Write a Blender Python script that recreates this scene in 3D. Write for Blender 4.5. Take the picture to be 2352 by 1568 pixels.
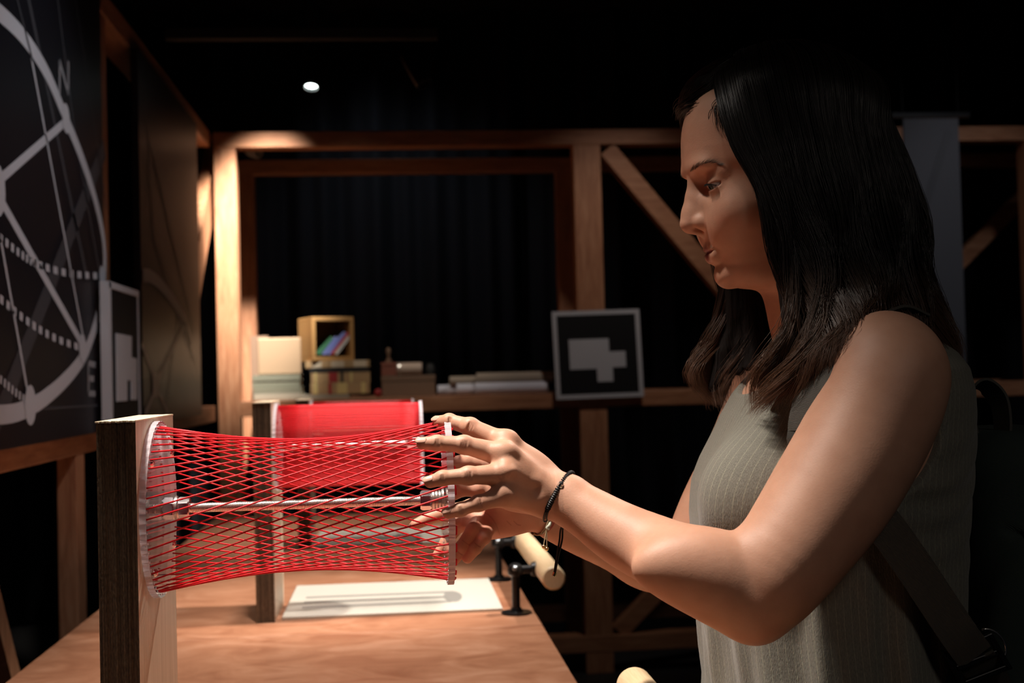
import bpy, bmesh, math, random
import numpy as np
from mathutils import Vector, Matrix
random.seed(7); np.random.seed(7)
for o in list(bpy.data.objects): bpy.data.objects.remove(o)
SC = bpy.context.scene
COL = SC.collection
# ------------------------------------------------------------------ camera
F = 3000.0; CX, CY = 1176.0, 784.0; EYE = 1.27
_vy = np.array([(905-CX)/F, (CY-868)/F, -1.0]); _vy /= np.linalg.norm(_vy)
_p2 = np.array([(2176-CX)/F, (CY-(868-0.025*1271))/F, -1.0])
_vz = np.cross(_p2, _vy); _vz /= np.linalg.norm(_vz)
if _vz[1] < 0: _vz = -_vz
_vx = np.cross(_vy, _vz)
R_CW = np.array([_vx, _vy, _vz])            # camera vector -> world vector
CAM = np.array([0.0, 0.0, EYE])
cam = bpy.data.cameras.new('camera'); camo = bpy.data.objects.new('camera', cam); COL.objects.link(camo)
cam.sensor_width = 36; cam.lens = F*36/2352
M = Matrix([list(R_CW[0])+[0], list(R_CW[1])+[0], list(R_CW[2])+[EYE], [0,0,0,1]])
camo.matrix_world = M
cam.dof.use_dof = True; cam.dof.focus_distance = 1.24; cam.dof.aperture_fstop = 7.5
cam.dof.aperture_blades = 9; cam.clip_start = 0.02
SC.camera = camo
def ray(px, py):
    return R_CW @ np.array([(px-CX)/F, (CY-py)/F, -1.0])
def W(px, py, Y):                            # point on the ray through a pixel at world depth Y
    d = ray(px, py); return Vector(CAM + d*(Y/d[1]))
def WX(px, py, X):
    d = ray(px, py); return Vector(CAM + d*(X/d[0]))
def WZ(px, py, Z):
    d = ray(px, py); return Vector(CAM + d*((Z-EYE)/d[2]))
# ------------------------------------------------------------------ view, world, lights
SC.view_settings.view_transform = 'Standard'; SC.view_settings.look = 'None'
SC.view_settings.gamma = 1; SC.view_settings.exposure = 0.12
SC.view_settings.use_curve_mapping = False
SC.cycles.use_denoising = True
SC.cycles.max_bounces = 8; SC.cycles.transparent_max_bounces = 24
SC.cycles.sample_clamp_indirect = 4
wd = bpy.data.worlds.new('dark_hall'); SC.world = wd; wd.use_nodes = True
wd.node_tree.nodes['Background'].inputs[0].default_value = (0.55, 0.65, 1.0, 1)
wd.node_tree.nodes['Background'].inputs[1].default_value = 0.004
def spot(name, loc, target, power, angle, blend=0.6, color=(1, .86, .72), r=0.04):
    l = bpy.data.lights.new(name, 'SPOT'); l.energy = power; l.spot_size = math.radians(angle)
    l.spot_blend = blend; l.color = color; l.shadow_soft_size = r
    o = bpy.data.objects.new(name, l); COL.objects.link(o); o.location = loc
    o.rotation_euler = (Vector(target)-Vector(loc)).to_track_quat('-Z', 'Y').to_euler()
    return o
LIGHTS = [
 ('key_spot', (-0.42, 1.14, 2.78), (0.02, 1.22, 1.12), 300, 33, 1.0, (1, .89, .79), .075),
 ('side_spot', (1.35, 3.1, 2.95), (-0.20, 1.30, 1.05), 120, 22, .9, (1, .90, .82), .03),
 ('table_spot', (-0.05, 2.50, 2.95), (-0.08, 2.62, .83), 150, 36, .8, (1, .90, .82), .12),
 ('cross_spot', (1.25, 2.55, 2.95), (-0.05, 2.62, .92), 380, 22, .8, (1, .90, .82), .06),
 ('near_table_spot', (-0.12, 2.0, 2.95), (-0.12, 1.95, .83), 190, 38, .9, (1, .90, .82), .035),
 ('far_table_spot', (0.0, 3.75, 2.95), (-0.12, 3.75, .83), 140, 34, .8, (1, .90, .80), .035),
 ('corner_spot', (-0.30, 4.75, 2.9), (-0.66, 5.85, 1.40), 800, 31, .9, (1, .94, .86), .04),
 ('shelf_spot', (-0.05, 4.6, 2.95), (-0.20, 5.6, 1.25), 42, 44, .9, (1, .90, .78), .05),
 ('sign_spot', (1.2, 4.4, 2.95), (.9, 5.5, 1.5), 26, 50, .9, (1, .88, .80), .05),
 ('panel_spot', (0.3, 2.2, 2.95), (-0.75, 2.9, 1.45), 46, 44, .9, (.95, .96, 1), .05),
 ('banner_spot', (2.3, 3.9, 2.95), (2.5, 5.4, 1.7), 22, 50, .9, (.95, .95, 1), .05),
 ('curtain_fill', (-0.1, 6.3, 3.2), (0.1, 7.2, 1.4), 9, 90, 1.0, (.8, .88, 1), .1),  # added faint blue fill that brings out the curtain folds
 ('front_fill', (0.8, -1.2, 2.9), (.55, 1.3, 1.1), 20, 50, 1.0, (1, .88, .78), .25),  # added soft fill behind the camera, stands for the other hall lights
]
for a in LIGHTS: spot(*a)
# ------------------------------------------------------------------ materials
MATS = {}
def mat(name, color=(.5,.5,.5), rough=.5, metal=0, **kw):
    m = bpy.data.materials.new(name); m.use_nodes = True; MATS[name] = m
    b = m.node_tree.nodes['Principled BSDF']
    b.inputs['Base Color'].default_value = (*color, 1)
    b.inputs['Roughness'].default_value = rough; b.inputs['Metallic'].default_value = metal
    for k, v in kw.items(): b.inputs[k.replace('_', ' ')].default_value = v
    return m
def nd(m, t, **kw):
    n = m.node_tree.nodes.new(t)
    for k, v in kw.items():
        if hasattr(n, k): setattr(n, k, v)
        else: n.inputs[k].default_value = v
    return n
def lk(m, a, b): m.node_tree.links.new(a, b)
def bs(m): return m.node_tree.nodes['Principled BSDF']
def ramp(m, fac, stops):
    r = nd(m, 'ShaderNodeValToRGB'); e = r.color_ramp.elements
    while len(e) < len(stops): e.new(.5)
    for i, (p, c) in enumerate(stops): e[i].position = p; e[i].color = (*c, 1)
    lk(m, fac, r.inputs[0]); return r
def coords(m, scale, kind='Object'):
    t = nd(m, 'ShaderNodeTexCoord'); mp = nd(m, 'ShaderNodeMapping'); mp.inputs['Scale'].default_value = scale
    lk(m, t.outputs[kind], mp.inputs[0]); return mp.outputs[0]
def bump(m, h, s=.3, d=.001):
    b = nd(m, 'ShaderNodeBump'); b.inputs['Strength'].default_value = s; b.inputs['Distance'].default_value = d
    lk(m, h, b.inputs['Height']); lk(m, b.outputs[0], bs(m).inputs['Normal']); return b
def wood(name, c1, c2, c3, scale, rough=.5, nscale=6.0):
    m = mat(name, c2, rough); v = coords(m, scale)
    n = nd(m, 'ShaderNodeTexNoise', Scale=nscale, Detail=6.0, Roughness=.6, Distortion=1.4 if name == 'table_ply' else .6); lk(m, v, n.inputs[0])
    r = ramp(m, n.outputs[0], [(.3, c1), (.5, c2), (.72, c3)]); lk(m, r.outputs[0], bs(m).inputs['Base Color'])
    bump(m, n.outputs[0], .15); return m
WX_ = (1.2, 12, 12); WZ_ = (12, 12, 1.2); WY_ = (12, 1.2, 12)
PC = ((.28,.105,.05), (.40,.175,.085), (.50,.25,.135))
wood('pine_z', *PC, WZ_); wood('pine_x', *PC, WX_); wood('pine_y', *PC, WY_)
m = wood('table_ply', (.27,.105,.052), (.37,.165,.088), (.47,.24,.145), (4.0, 6.0, 3), .42, 2.0)
wood('post_ply', (.50,.38,.26), (.60,.47,.34), (.68,.55,.42), (20, 20, 1.0), .45)
# laminated plywood edge: thin dark and mid veneers running up the post
m = mat('ply_edge', (.1,.07,.04), .75); v = coords(m, (260, 1, 2))
n = nd(m, 'ShaderNodeTexNoise', Scale=1.0, Detail=3.0); lk(m, v, n.inputs[0])
v2 = coords(m, (900, 900, 260)); n2 = nd(m, 'ShaderNodeTexNoise', Scale=1.0, Detail=2.0); lk(m, v2, n2.inputs[0])
mx = nd(m, 'ShaderNodeMath', operation='MULTIPLY'); lk(m, n.outputs[0], mx.inputs[0]); lk(m, n2.outputs[0], mx.inputs[1])
r = ramp(m, mx.outputs[0], [(.12, (.032,.020,.011)), (.25, (.10,.066,.038)), (.4, (.18,.125,.075))]); lk(m, r.outputs[0], bs(m).inputs['Base Color'])
bump(m, mx.outputs[0], .5, .001)
mat('ply_top', (.75,.60,.42), .6)
wood('dowel_wood', (.70,.50,.28), (.78,.58,.35), (.84,.66,.43), (60, 3, 60), .45)
mat('black_metal', (.008,.008,.009), .35, .3)
mat('black_matte', (.006,.006,.007), .85)
mat('curtain_black', (.010,.011,.015), .9)
mat('floor_dark', (.02,.018,.017), .6)
mat('panel_black', (.009,.009,.013), .42, 0, Specular_IOR_Level=.3)
mat('print_white', (.52,.52,.56), .5); mat('print_grey', (.30,.30,.32), .5); mat('print_dim', (.05,.05,.058), .5)
mat('sign_black', (.010,.010,.011), .6, 0, Specular_IOR_Level=.2); mat('sign_white', (.50,.50,.53), .6)
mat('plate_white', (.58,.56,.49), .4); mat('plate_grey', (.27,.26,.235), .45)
mat('red_cord', (.74,.011,.020), .45, 0, Specular_IOR_Level=.3)
m = mat('steel', (.80,.79,.74), .30, 1); mat('chrome', (.88,.88,.90), .22, 1)
mat('knob_grey', (.3,.33,.36), .3, 1)
def acrylic(name, white, gloss):
    m = mat(name, (.95,.93,.97), .08); nt = m.node_tree
    tr = nd(m, 'ShaderNodeBsdfTransparent'); tr.inputs[0].default_value = (.97,.96,.98,1)
    gl = nd(m, 'ShaderNodeBsdfGlossy', Roughness=.06); df = nd(m, 'ShaderNodeBsdfTranslucent'); df.inputs[0].default_value = (.93,.90,.96,1)
    d2 = nd(m, 'ShaderNodeBsdfDiffuse'); d2.inputs[0].default_value = (.93,.90,.96,1)
    a = nd(m, 'ShaderNodeMixShader'); lk(m, df.outputs[0], a.inputs[1]); lk(m, d2.outputs[0], a.inputs[2])
    b = nd(m, 'ShaderNodeMixShader'); b.inputs[0].default_value = white; lk(m, tr.outputs[0], b.inputs[1]); lk(m, a.outputs[0], b.inputs[2])
    fr = nd(m, 'ShaderNodeLayerWeight', Blend=.12); c = nd(m, 'ShaderNodeMixShader'); lk(m, fr.outputs[0], c.inputs[0])
    lk(m, b.outputs[0], c.inputs[1]); lk(m, gl.outputs[0], c.inputs[2]); lk(m, c.outputs[0], nt.nodes['Material Output'].inputs[0])
    return m
acrylic('acrylic_face', .09, 1.45); acrylic('acrylic_rim', .75, 1.6)
m = mat('lamp_glow', (1,1,1)); bs(m).inputs['Emission Color'].default_value = (.85,1,.95,1); bs(m).inputs['Emission Strength'].default_value = 9
# skin
m = mat('skin', (.6,.35,.25), .52, 0, Subsurface_Weight=.12, Subsurface_Scale=.006, Specular_IOR_Level=.38)
bs(m).inputs['Subsurface Radius'].default_value = (1,.35,.18)
at = nd(m, 'ShaderNodeVertexColor'); at.layer_name = 'Col'
v = coords(m, (1,1,1)); n = nd(m, 'ShaderNodeTexNoise', Scale=45.0, Detail=4.0); lk(m, v, n.inputs[0])
r = ramp(m, n.outputs[0], [(.3, (.90,.86,.84)), (.7, (1,1,1))])
mx = nd(m, 'ShaderNodeMixRGB', blend_type='MULTIPLY'); mx.inputs[0].default_value = 1
lk(m, at.outputs[0], mx.inputs[1]); lk(m, r.outputs[0], mx.inputs[2]); lk(m, mx.outputs[0], bs(m).inputs['Base Color'])
n2 = nd(m, 'ShaderNodeTexNoise', Scale=520.0, Detail=5.0, Roughness=.65); lk(m, v, n2.inputs[0]); bump(m, n2.outputs[0], .24, .0007)
mat('nail', (.66,.38,.29), .3, 0, Specular_IOR_Level=.4)
# hair
m = mat('hair_dark', (.012,.0075,.006), .36, 0, Specular_IOR_Level=.5)
at = nd(m, 'ShaderNodeVertexColor'); at.layer_name = 'Col'; lk(m, at.outputs[0], bs(m).inputs['Base Color'])
m = mat('hair_mass', (.010,.007,.006), .8, 0, Specular_IOR_Level=.1); v = coords(m, (160, 160, 14)); n = nd(m, 'ShaderNodeTexNoise', Scale=1.0, Detail=5.0); lk(m, v, n.inputs[0])
bump(m, n.outputs[0], .8, .004)
mat('brow_hair', (.10,.06,.04), .6); mat('lash', (.01,.008,.007), .5)
mat('eye_white', (.62,.60,.58), .12); mat('iris', (.10,.13,.12), .1); mat('pupil', (.004,.004,.004), .05)
# cloth with pin stripes (attribute 'su' = distance round the body)
def cloth(name, col, strip, sc=.0072):
    m = mat(name, col, .85, 0, Sheen_Weight=.15)
    a = nd(m, 'ShaderNodeAttribute'); a.attribute_name = 'su'
    d = nd(m, 'ShaderNodeMath', operation='DIVIDE'); d.inputs[1].default_value = sc; lk(m, a.outputs['Fac'], d.inputs[0])
    f = nd(m, 'ShaderNodeMath', operation='FRACT'); lk(m, d.outputs[0], f.inputs[0])
    r = ramp(m, f.outputs[0], [(0, strip), (.07, strip), (.13, col)]); 
    v = coords(m, (1200, 1200, 300)); n = nd(m, 'ShaderNodeTexNoise', Scale=1.0, Detail=2.0); lk(m, v, n.inputs[0])
    r2 = ramp(m, n.outputs[0], [(.3, (.72,.72,.72)), (.7, (1.1,1.1,1.1))])
    mx = nd(m, 'ShaderNodeMixRGB', blend_type='MULTIPLY'); mx.inputs[0].default_value = 1
    lk(m, r.outputs[0], mx.inputs[1]); lk(m, r2.outputs[0], mx.inputs[2]); lk(m, mx.outputs[0], bs(m).inputs['Base Color'])
    bump(m, n.outputs[0], .5, .0012); return m
cloth('tank_cloth', (.17,.163,.132), (.245,.24,.18))
m = mat('trouser_cloth', (.02,.02,.022), .9); mat('shoe_leather', (.03,.02,.015), .5)
def twill(name, c, sc=900):
    m = mat(name, c, .85); v = coords(m, (sc, sc, sc)); w = nd(m, 'ShaderNodeTexWave', Scale=.5, Distortion=1.0, Detail=1.0); w.bands_direction = 'DIAGONAL'
    lk(m, v, w.inputs[0]); r = ramp(m, w.outputs[1], [(0, tuple(x*.6 for x in c)), (1, tuple(x*1.25 for x in c))])
    lk(m, r.outputs[0], bs(m).inputs['Base Color']); bump(m, w.outputs[1], .5, .001); return m
twill('webbing', (.075,.07,.06)); twill('pack_cloth', (.024,.040,.034), 1100); twill('binding', (.17,.155,.13), 700)
mat('pack_lining', (.015,.018,.016), .9)
mat('bracelet_cord', (.008,.008,.009), .55); mat('thread_red', (.42,.11,.08), .7); mat('thread_pale', (.42,.45,.36), .7)
mat('thread_tan', (.35,.27,.16), .7); mat('brass', (.75,.55,.25), .25, 1); mat('bead_silver', (.8,.79,.77), .2, 1)
mat('banner_grey', (.075,.075,.085), .8)
def flat(n, c, r=.7): return mat(n, c, r)
flat('paper_cream', (.62,.52,.38)); flat('book_blond', (.33,.22,.13)); flat('book_greygreen', (.17,.17,.12)); flat('book_pale', (.34,.31,.24))
flat('book_black', (.02,.02,.02)); flat('book_tan', (.42,.27,.13)); flat('book_gold', (.66,.52,.22), .4); flat('book_red', (.35,.03,.03)); flat('book_blue', (.14,.17,.42)); flat('book_white', (.5,.48,.46))
flat('crate_orange', (.42,.22,.07)); flat('box_brown', (.20,.12,.075)); flat('box_red', (.25,.08,.05)); flat('tin', (.55,.42,.33), .3); flat('roll_paper', (.66,.66,.74)); flat('roll_tan', (.38,.31,.24)); flat('glass_green', (.05,.15,.08), .2)
# ------------------------------------------------------------------ object helpers
def props(o, label=None, cat=None, group=None, kind=None):
    if label: o['label'] = label
    if cat: o['category'] = cat
    if group: o['group'] = group
    if kind: o['kind'] = kind
    return o
def root(name, loc, label, cat, group=None):
    o = bpy.data.objects.new(name, None); COL.objects.link(o); o.location = Vector(loc); o.empty_display_size = .05
    return props(o, label, cat, group)
def link(name, me, parent=None, smooth=False, world=True):
    o = bpy.data.objects.new(name, me); COL.objects.link(o)
    if parent is not None:
        o.parent = parent
        p = Vector((0,0,0)); q = parent
        while q is not None: p += q.location; q = q.parent
        if world: o.location = -p               # vertices are given in world coordinates
    if smooth:
        for f in me.polygons: f.use_smooth = True
    return o
def mesh(verts, faces, m, name='m'):
    me = bpy.data.meshes.new(name); me.from_pydata([tuple(v) for v in verts], [], faces); me.update()
    for x in (m if isinstance(m, (list, tuple)) else [m]): me.materials.append(MATS[x])
    return me
class MB:
    def __init__(s): s.v = []; s.f = []; s.mi = []
    def add(s, vs, fs, mi=0):
        n = len(s.v); s.v += [Vector(v) for v in vs]; s.f += [[i+n for i in f] for f in fs]; s.mi += [mi]*len(fs); return s
    def box(s, lo, hi, mi=0):
        x0,y0,z0 = lo; x1,y1,z1 = hi
        return s.add([(x0,y0,z0),(x1,y0,z0),(x1,y1,z0),(x0,y1,z0),(x0,y0,z1),(x1,y0,z1),(x1,y1,z1),(x0,y1,z1)],
              [[0,3,2,1],[4,5,6,7],[0,1,5,4],[1,2,6,5],[2,3,7,6],[3,0,4,7]], mi)
    def obox(s, c, ax, ay, az, mi=0):            # oriented box: centre and half axes
        c, ax, ay, az = map(Vector, (c, ax, ay, az))
        vs = [c+ax*i+ay*j+az*k for k in (-1,1) for (i,j) in ((-1,-1),(1,-1),(1,1),(-1,1))]
        return s.add(vs, [[0,3,2,1],[4,5,6,7],[0,1,5,4],[1,2,6,5],[2,3,7,6],[3,0,4,7]], mi)
    def beam(s, a, b, w, d, up=(0,1,0), mi=0):   # bar from a to b; w across, d along up
        a, b, up = Vector(a), Vector(b), Vector(up); t = (b-a)/2; n = t.normalized(); u = (up-n*up.dot(n)).normalized(); r = n.cross(u)
        return s.obox((a+b)/2, t, r*w/2, u*d/2, mi)
    def lathe(s, o, axis, prof, n=24, mi=0, ref=None, cap=True, rfun=None):
        o, axis = Vector(o), Vector(axis).normalized()
        e = Vector(ref) if ref else (Vector((0,0,1)) if abs(axis.z) < .9 else Vector((1,0,0)))
        u = (e-axis*e.dot(axis)).normalized(); w = axis.cross(u); vs = []; fs = []
        for (t, r) in prof:
            for k in range(n):
                a = 2*math.pi*k/n; rr = rfun(t, a, r) if rfun else r
                vs.append(o+axis*t+(u*math.cos(a)+w*math.sin(a))*rr)
        for i in range(len(prof)-1):
            for k in range(n):
                fs.append([i*n+k, i*n+(k+1)%n, (i+1)*n+(k+1)%n, (i+1)*n+k])
        if cap: fs.append(list(range(n))[::-1]); fs.append([(len(prof)-1)*n+k for k in range(n)])
        return s.add(vs, fs, mi)
    def cyl(s, a, b, r, n=16, r2=None, mi=0):
        a, b = Vector(a), Vector(b); return s.lathe(a, b-a, [(0, r), ((b-a).length, r if r2 is None else r2)], n, mi)
    def tube(s, pts, r, n=6, mi=0, cap=True):
        pts = [Vector(p) for p in pts]; m_ = len(pts); rs = r if isinstance(r, (list, tuple)) else [r]*m_
        vs = []; fs = []; u = None
        for i, p in enumerate(pts):
            t = (pts[min(i+1, m_-1)]-pts[max(i-1, 0)]).normalized()
            if u is None: u = t.orthogonal().normalized()
            u = (u-t*u.dot(t)).normalized(); w = t.cross(u)
            for k in range(n):
                a = 2*math.pi*k/n; vs.append(p+(u*math.cos(a)+w*math.sin(a))*rs[i])
        for i in range(m_-1):
            for k in range(n): fs.append([i*n+k, i*n+(k+1)%n, (i+1)*n+(k+1)%n, (i+1)*n+k])
        if cap: fs.append(list(range(n))[::-1]); fs.append([(m_-1)*n+k for k in range(n)])
        return s.add(vs, fs, mi)
    def build(s, name, m, parent=None, smooth=False, bevel=0, angle=None):
        me = mesh(s.v, s.f, m, name)
        if len(set(s.mi)) > 1: me.polygons.foreach_set('material_index', s.mi)
        o = link(name, me, parent)
        if bevel:
            b = o.modifiers.new('bevel', 'BEVEL'); b.width = bevel; b.segments = 2; b.limit_method = 'ANGLE'
        if smooth:
            for f in me.polygons: f.use_smooth = True
            if angle is not None: me.set_sharp_from_angle(angle=math.radians(angle))
        return o
def catmull(P, n=6):
    P = [np.array(p, float) for p in P]; out = []
    Q = [2*P[0]-P[1]]+P+[2*P[-1]-P[-2]]
    for i in range(1, len(Q)-2):
        for k in range(n):
            t = k/n; a, b, c, d = Q[i-1], Q[i], Q[i+1], Q[i+2]
            out.append(.5*((2*b)+(-a+c)*t+(2*a-5*b+4*c-d)*t*t+(-a+3*b-3*c+d)*t**3))
    out.append(P[-1]); return out
def ribbon(pts, width, thick, across, mi=0, mb=None):      # flat band with thickness; across = direction(s) of its width
    mb = mb or MB(); pts = [Vector(p) for p in pts]; m_ = len(pts); vs = []; fs = []
    for i, p in enumerate(pts):
        t = (pts[min(i+1, m_-1)]-pts[max(i-1, 0)]).normalized()
        ac = Vector(across[i] if isinstance(across, list) else across); ac = (ac-t*ac.dot(t)).normalized(); nn = t.cross(ac)
        w = width[i] if isinstance(width, list) else width
        for (a, b) in ((-1,-1),(1,-1),(1,1),(-1,1)): vs.append(p+ac*a*w/2+nn*b*thick/2)
    for i in range(m_-1):
        for k in range(4): fs.append([i*4+k, i*4+(k+1)%4, (i+1)*4+(k+1)%4, (i+1)*4+k])
    fs.append([3,2,1,0]); fs.append([(m_-1)*4+k for k in range(4)])
    return mb.add(vs, fs, mi)
# ------------------------------------------------------------------ setting
MB().box((-4,-2,-.1),(6,8.2,0)).build('floor', 'floor_dark')['kind'] = 'structure'
MB().box((-4,-2,3.3),(6,8.2,3.4)).build('ceiling', 'black_matte')['kind'] = 'structure'
MB().box((-4,8.0,0),(6,8.2,3.3)).build('wall_back', 'black_matte')['kind'] = 'structure'
MB().box((-4.1,-2,0),(-4,8.2,3.3)).build('wall_left', 'black_matte')['kind'] = 'structure'
MB().box((6,-2,0),(6.1,8.2,3.3)).build('wall_right', 'black_matte')['kind'] = 'structure'
# curtain with soft folds
vs = []; fs = []; nx = 420; x0, x1 = -2.2, 4.6
for i in range(nx+1):
    x = x0+(x1-x0)*i/nx; y = 7.2+.05*math.sin(x*19)+.03*math.sin(x*43+1)+.02*math.sin(x*7)
    for z in (0.01, 1.6, 3.29): vs.append((x, y+(.02*math.sin(x*31+z)), z))
for i in range(nx):
    for j in range(2): a = i*3+j; fs.append([a, a+3, a+4, a+1])
o = link('curtain', mesh(vs, fs, 'curtain_black'), None, True)
o.modifiers.new('s', 'SOLIDIFY').thickness = .004
props(o, 'black floor-to-ceiling stage curtain with soft folds behind the timber frames', 'curtain')
# ------------------------------------------------------------------ timber frames
TB = 2.31; TH = .065
def zat(px, py, Y): return W(px, py, Y).z
def xat(px, py, Y): return W(px, py, Y).x
YB, YR = 5.5, 6.2
xc = xat(520, 600, YB); xm = xat(1352, 500, YB); ztop = zat(560, 303, YB); zsh = zat(600, 920, YB); 
def vpost(rt, x, y, z0, z1, w=.09, d=.09): MB().box((x-w/2, y, z0), (x+w/2, y+d, z1)).build('post', 'pine_z', rt, bevel=.003)
def hbeam(rt, x0, x1, y, z1, h=TH, d=.09, name='beam'): MB().box((x0, y, z1-h), (x1, y+d, z1)).build(name, 'pine_x', rt, bevel=.003)
bf = root('timber_frame', (xc, YB, 0), 'long pine stud frame with shelf rail carrying books and the square sign', 'timber frame')
XR = 3.6
hbeam(bf, xc-.045, XR, YB, ztop)
hbeam(bf, xc+.045, XR, YB+.002, zsh)
hbeam(bf, xc+.045, XR, YB+.001, .16, .07)
for x in (xc, xm, 2.84): vpost(bf, x, YB+.003, 0, ztop-TH, .118 if x == xm else .09)
a = W(1392, 345, YB+.045); b = W(1885, 930, YB+.045); MB().beam(a, b, .075, .07).build('brace', 'pine_x', bf, bevel=.003)
a = W(1420, 1450, YB+.045); b = W(1890, 960, YB+.045); MB().beam(a, b, .07, .06).build('brace', 'pine_x', bf, bevel=.003)
MB().box((xc+.045, YB+.09, zsh-.024), (2.0, YR-.002, zsh)).build('shelf_board', 'pine_x', bf, bevel=.002)
rf = root('timber_frame', (xc, YR, 0), 'second pine stud frame standing behind the book shelf, seen through the front one', 'timber frame')
hbeam(rf, xc-.045, XR, YR, ztop)
hbeam(rf, xc+.045, XR, YR+.001, .16, .07); hbeam(rf, 2.0, XR, YR+.001, zsh)
for x in (xc, xm, 2.52, 3.3): vpost(rf, x, YR+.003, 0, ztop-TH)
MB().beam((2.56, YR+.045, 1.55), (3.26, YR+.045, 2.2), .07, .06).build('brace', 'pine_x', rf)
# left frame, running along the table
XL = -.74
lf = root('timber_frame', (XL, 3.4, 0), 'left pine frame running along the table and carrying the black astronomy panels', 'timber frame')
def ybeam(rt, y0, y1, x, z1, h=TH, w=.09, name='beam'): MB().box((x-w, y0, z1-h), (x, y1, z1)).build(name, 'pine_y', rt, bevel=.003)
zr = WX(0, 1008, XL).z
ybeam(lf, .6, YB-.002, XL, ztop+.001); ybeam(lf, .6, YB-.002, XL, zr)
ybeam(lf, .6, YB-.002, XL, .16, .07)
for px in (252, 176): 
    y = WX(px, 400, XL).y
    if px == 252: y = 3.435
    MB().box((XL-.048, y-(.095 if px == 252 else .04), zr if px == 252 else 0), (XL-.002, y+(.095 if px == 252 else .04), (ztop if px == 252 else zr)-TH)).build('post', 'pine_z', lf, bevel=.003)
a = WX(492, 345, XL-.03); b = WX(455, 840, XL-.03)
MB().beam(a, (a.x, 4.55, zr), .16, .05, (1,0,0)).build('brace', 'pine_z', lf, bevel=.003)
MB().beam((XL-.06, 2.45, zr-TH), (XL-.06, 3.1, .17), .05, .05, (1,0,0)).build('brace', 'pine_z', lf)
# ------------------------------------------------------------------ astronomy panels with line drawings
XP = XL+.025
def stroke(mb, pts, wpx, X=XP+.0015, mi=0, smooth=True, eps=0):
    P = [WX(x, y, X+eps) for (x, y) in pts]
    if smooth and len(P) > 2: P = [Vector(p) for p in catmull(P, 6)]
    n = len(P); vs = []; fs = []
    for i, p in enumerate(P):
        t = (P[min(i+1, n-1)]-P[max(i-1, 0)]).normalized(); s = Vector((1,0,0)).cross(t).normalized(); w = wpx/2
        vs += [p+s*w, p-s*w]
    for i in range(n-1): fs.append([2*i, 2*i+1, 2*i+3, 2*i+2])
    mb.add(vs, fs, mi)
def panel(name, px0, px1, ztop_, zbot, label):
    y0 = WX(px0, 500, XP).y; y1 = WX(px1, 500, XP).y
    r = root(name, (XP, (y0+y1)/2, zbot), label, 'panel')
    MB().box((XP-.02, y0, zbot), (XP, y1, ztop_)).build('board', 'panel_black', r)
    return r
zp = WX(240, 990, XP).z
p1 = panel('display_panel', -900, 238, 2.30, zp, 'large glossy black panel at the far left with a white armillary sphere drawing')
mb = MB()
arc = [(-120,-60),(0,30),(60,92),(110,172),(150,268),(190,368),(222,470),(239,560),(239,640),(226,720),(197,808),(150,872),(78,930),(0,952),(-120,930)]
stroke(mb, arc, .036)
stroke(mb, [(0,412),(150,280)], .020); stroke(mb, [(0,455),(192,795)], .022, smooth=False); stroke(mb, [(-60,380),(0,455)], .02)
stroke(mb, [(72,130),(192,780)], .011); stroke(mb, [(0,540),(70,935)], .011)
for (cx, cy, r) in ((152,272,.034),(190,800,.034),(70,930,.04),(-6,435,.05),(234,634,.026)):
    c = WX(cx, cy, XP+.0025); mb.add([c+Vector((0, r*math.cos(a), r*math.sin(a))) for a in [i*math.pi/8 for i in range(16)]], [list(range(16))])
for ln in ([(0,545),(50,585),(90,608),(160,628),(232,634)], [(0,685),(60,735),(120,773),(188,800)], [(0,870),(35,900),(68,925)]):
    P = catmull([np.array([x, y, 0.]) for x, y in ln], 8)
    for i in range(0, len(P)-1, 2):
        j = min(i+1, len(P)-1); stroke(mb, [(P[i][0], P[i][1]), (P[j][0], P[j][1])], .016, smooth=False)
for L, w in (([(137,215),(137,140)],.014),([(137,140),(157,215)],.014),([(157,215),(157,140)],.014),
             ([(203,832),(203,905)],.014),([(203,834),(219,838)],.014),([(203,868),(216,870)],.014),([(203,903),(219,904)],.014)):
    stroke(mb, L, w, smooth=False, mi=1)
mb.build('drawing', ['print_white', 'print_grey'], p1)
mb = MB()
stroke(mb, [(-10,975),(240,340)], .05, smooth=False, eps=-.0008); stroke(mb, [(35,-20),(75,140)], .01); stroke(mb, [(62,-20),(200,640)], .02, eps=-.0008)
stroke(mb, [(130,-20),(172,300),(235,660)], .012, eps=-.0008); stroke(mb, [(172,-10),(245,480)], .008, eps=-.0008); stroke(mb, [(100,938),(240,930)], .006)
mb.build('faint_lines', 'print_dim', p1)
p2 = panel('display_panel', 322, 455, 2.24, WX(450, 955, XP).z, 'glossy black panel between the small block sign and the bright corner post')
mb = MB()
stroke(mb, [(329,632),(345,634),(368,652),(398,690),(425,738),(440,790)], .040)
stroke(mb, [(358,880),(425,742)], .022); stroke(mb, [(358,880),(326,790)], .016); stroke(mb, [(358,890),(334,950)], .02); stroke(mb, [(360,890),(386,952)], .02)
c = WX(358, 884, XP+.0025); mb.box(c-Vector((.001,.05,.035)), c+Vector((.001,.05,.035)))
mb.build('drawing', 'print_grey', p2)
mb = MB()
for L in ([(345,520),(400,700),(446,830)], [(330,160),(352,540)], [(345,330),(445,760)], [(412,700),(380,940)]): stroke(mb, L, .02, eps=-.0008)
mb.build('faint_lines', 'print_dim', p2)
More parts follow.
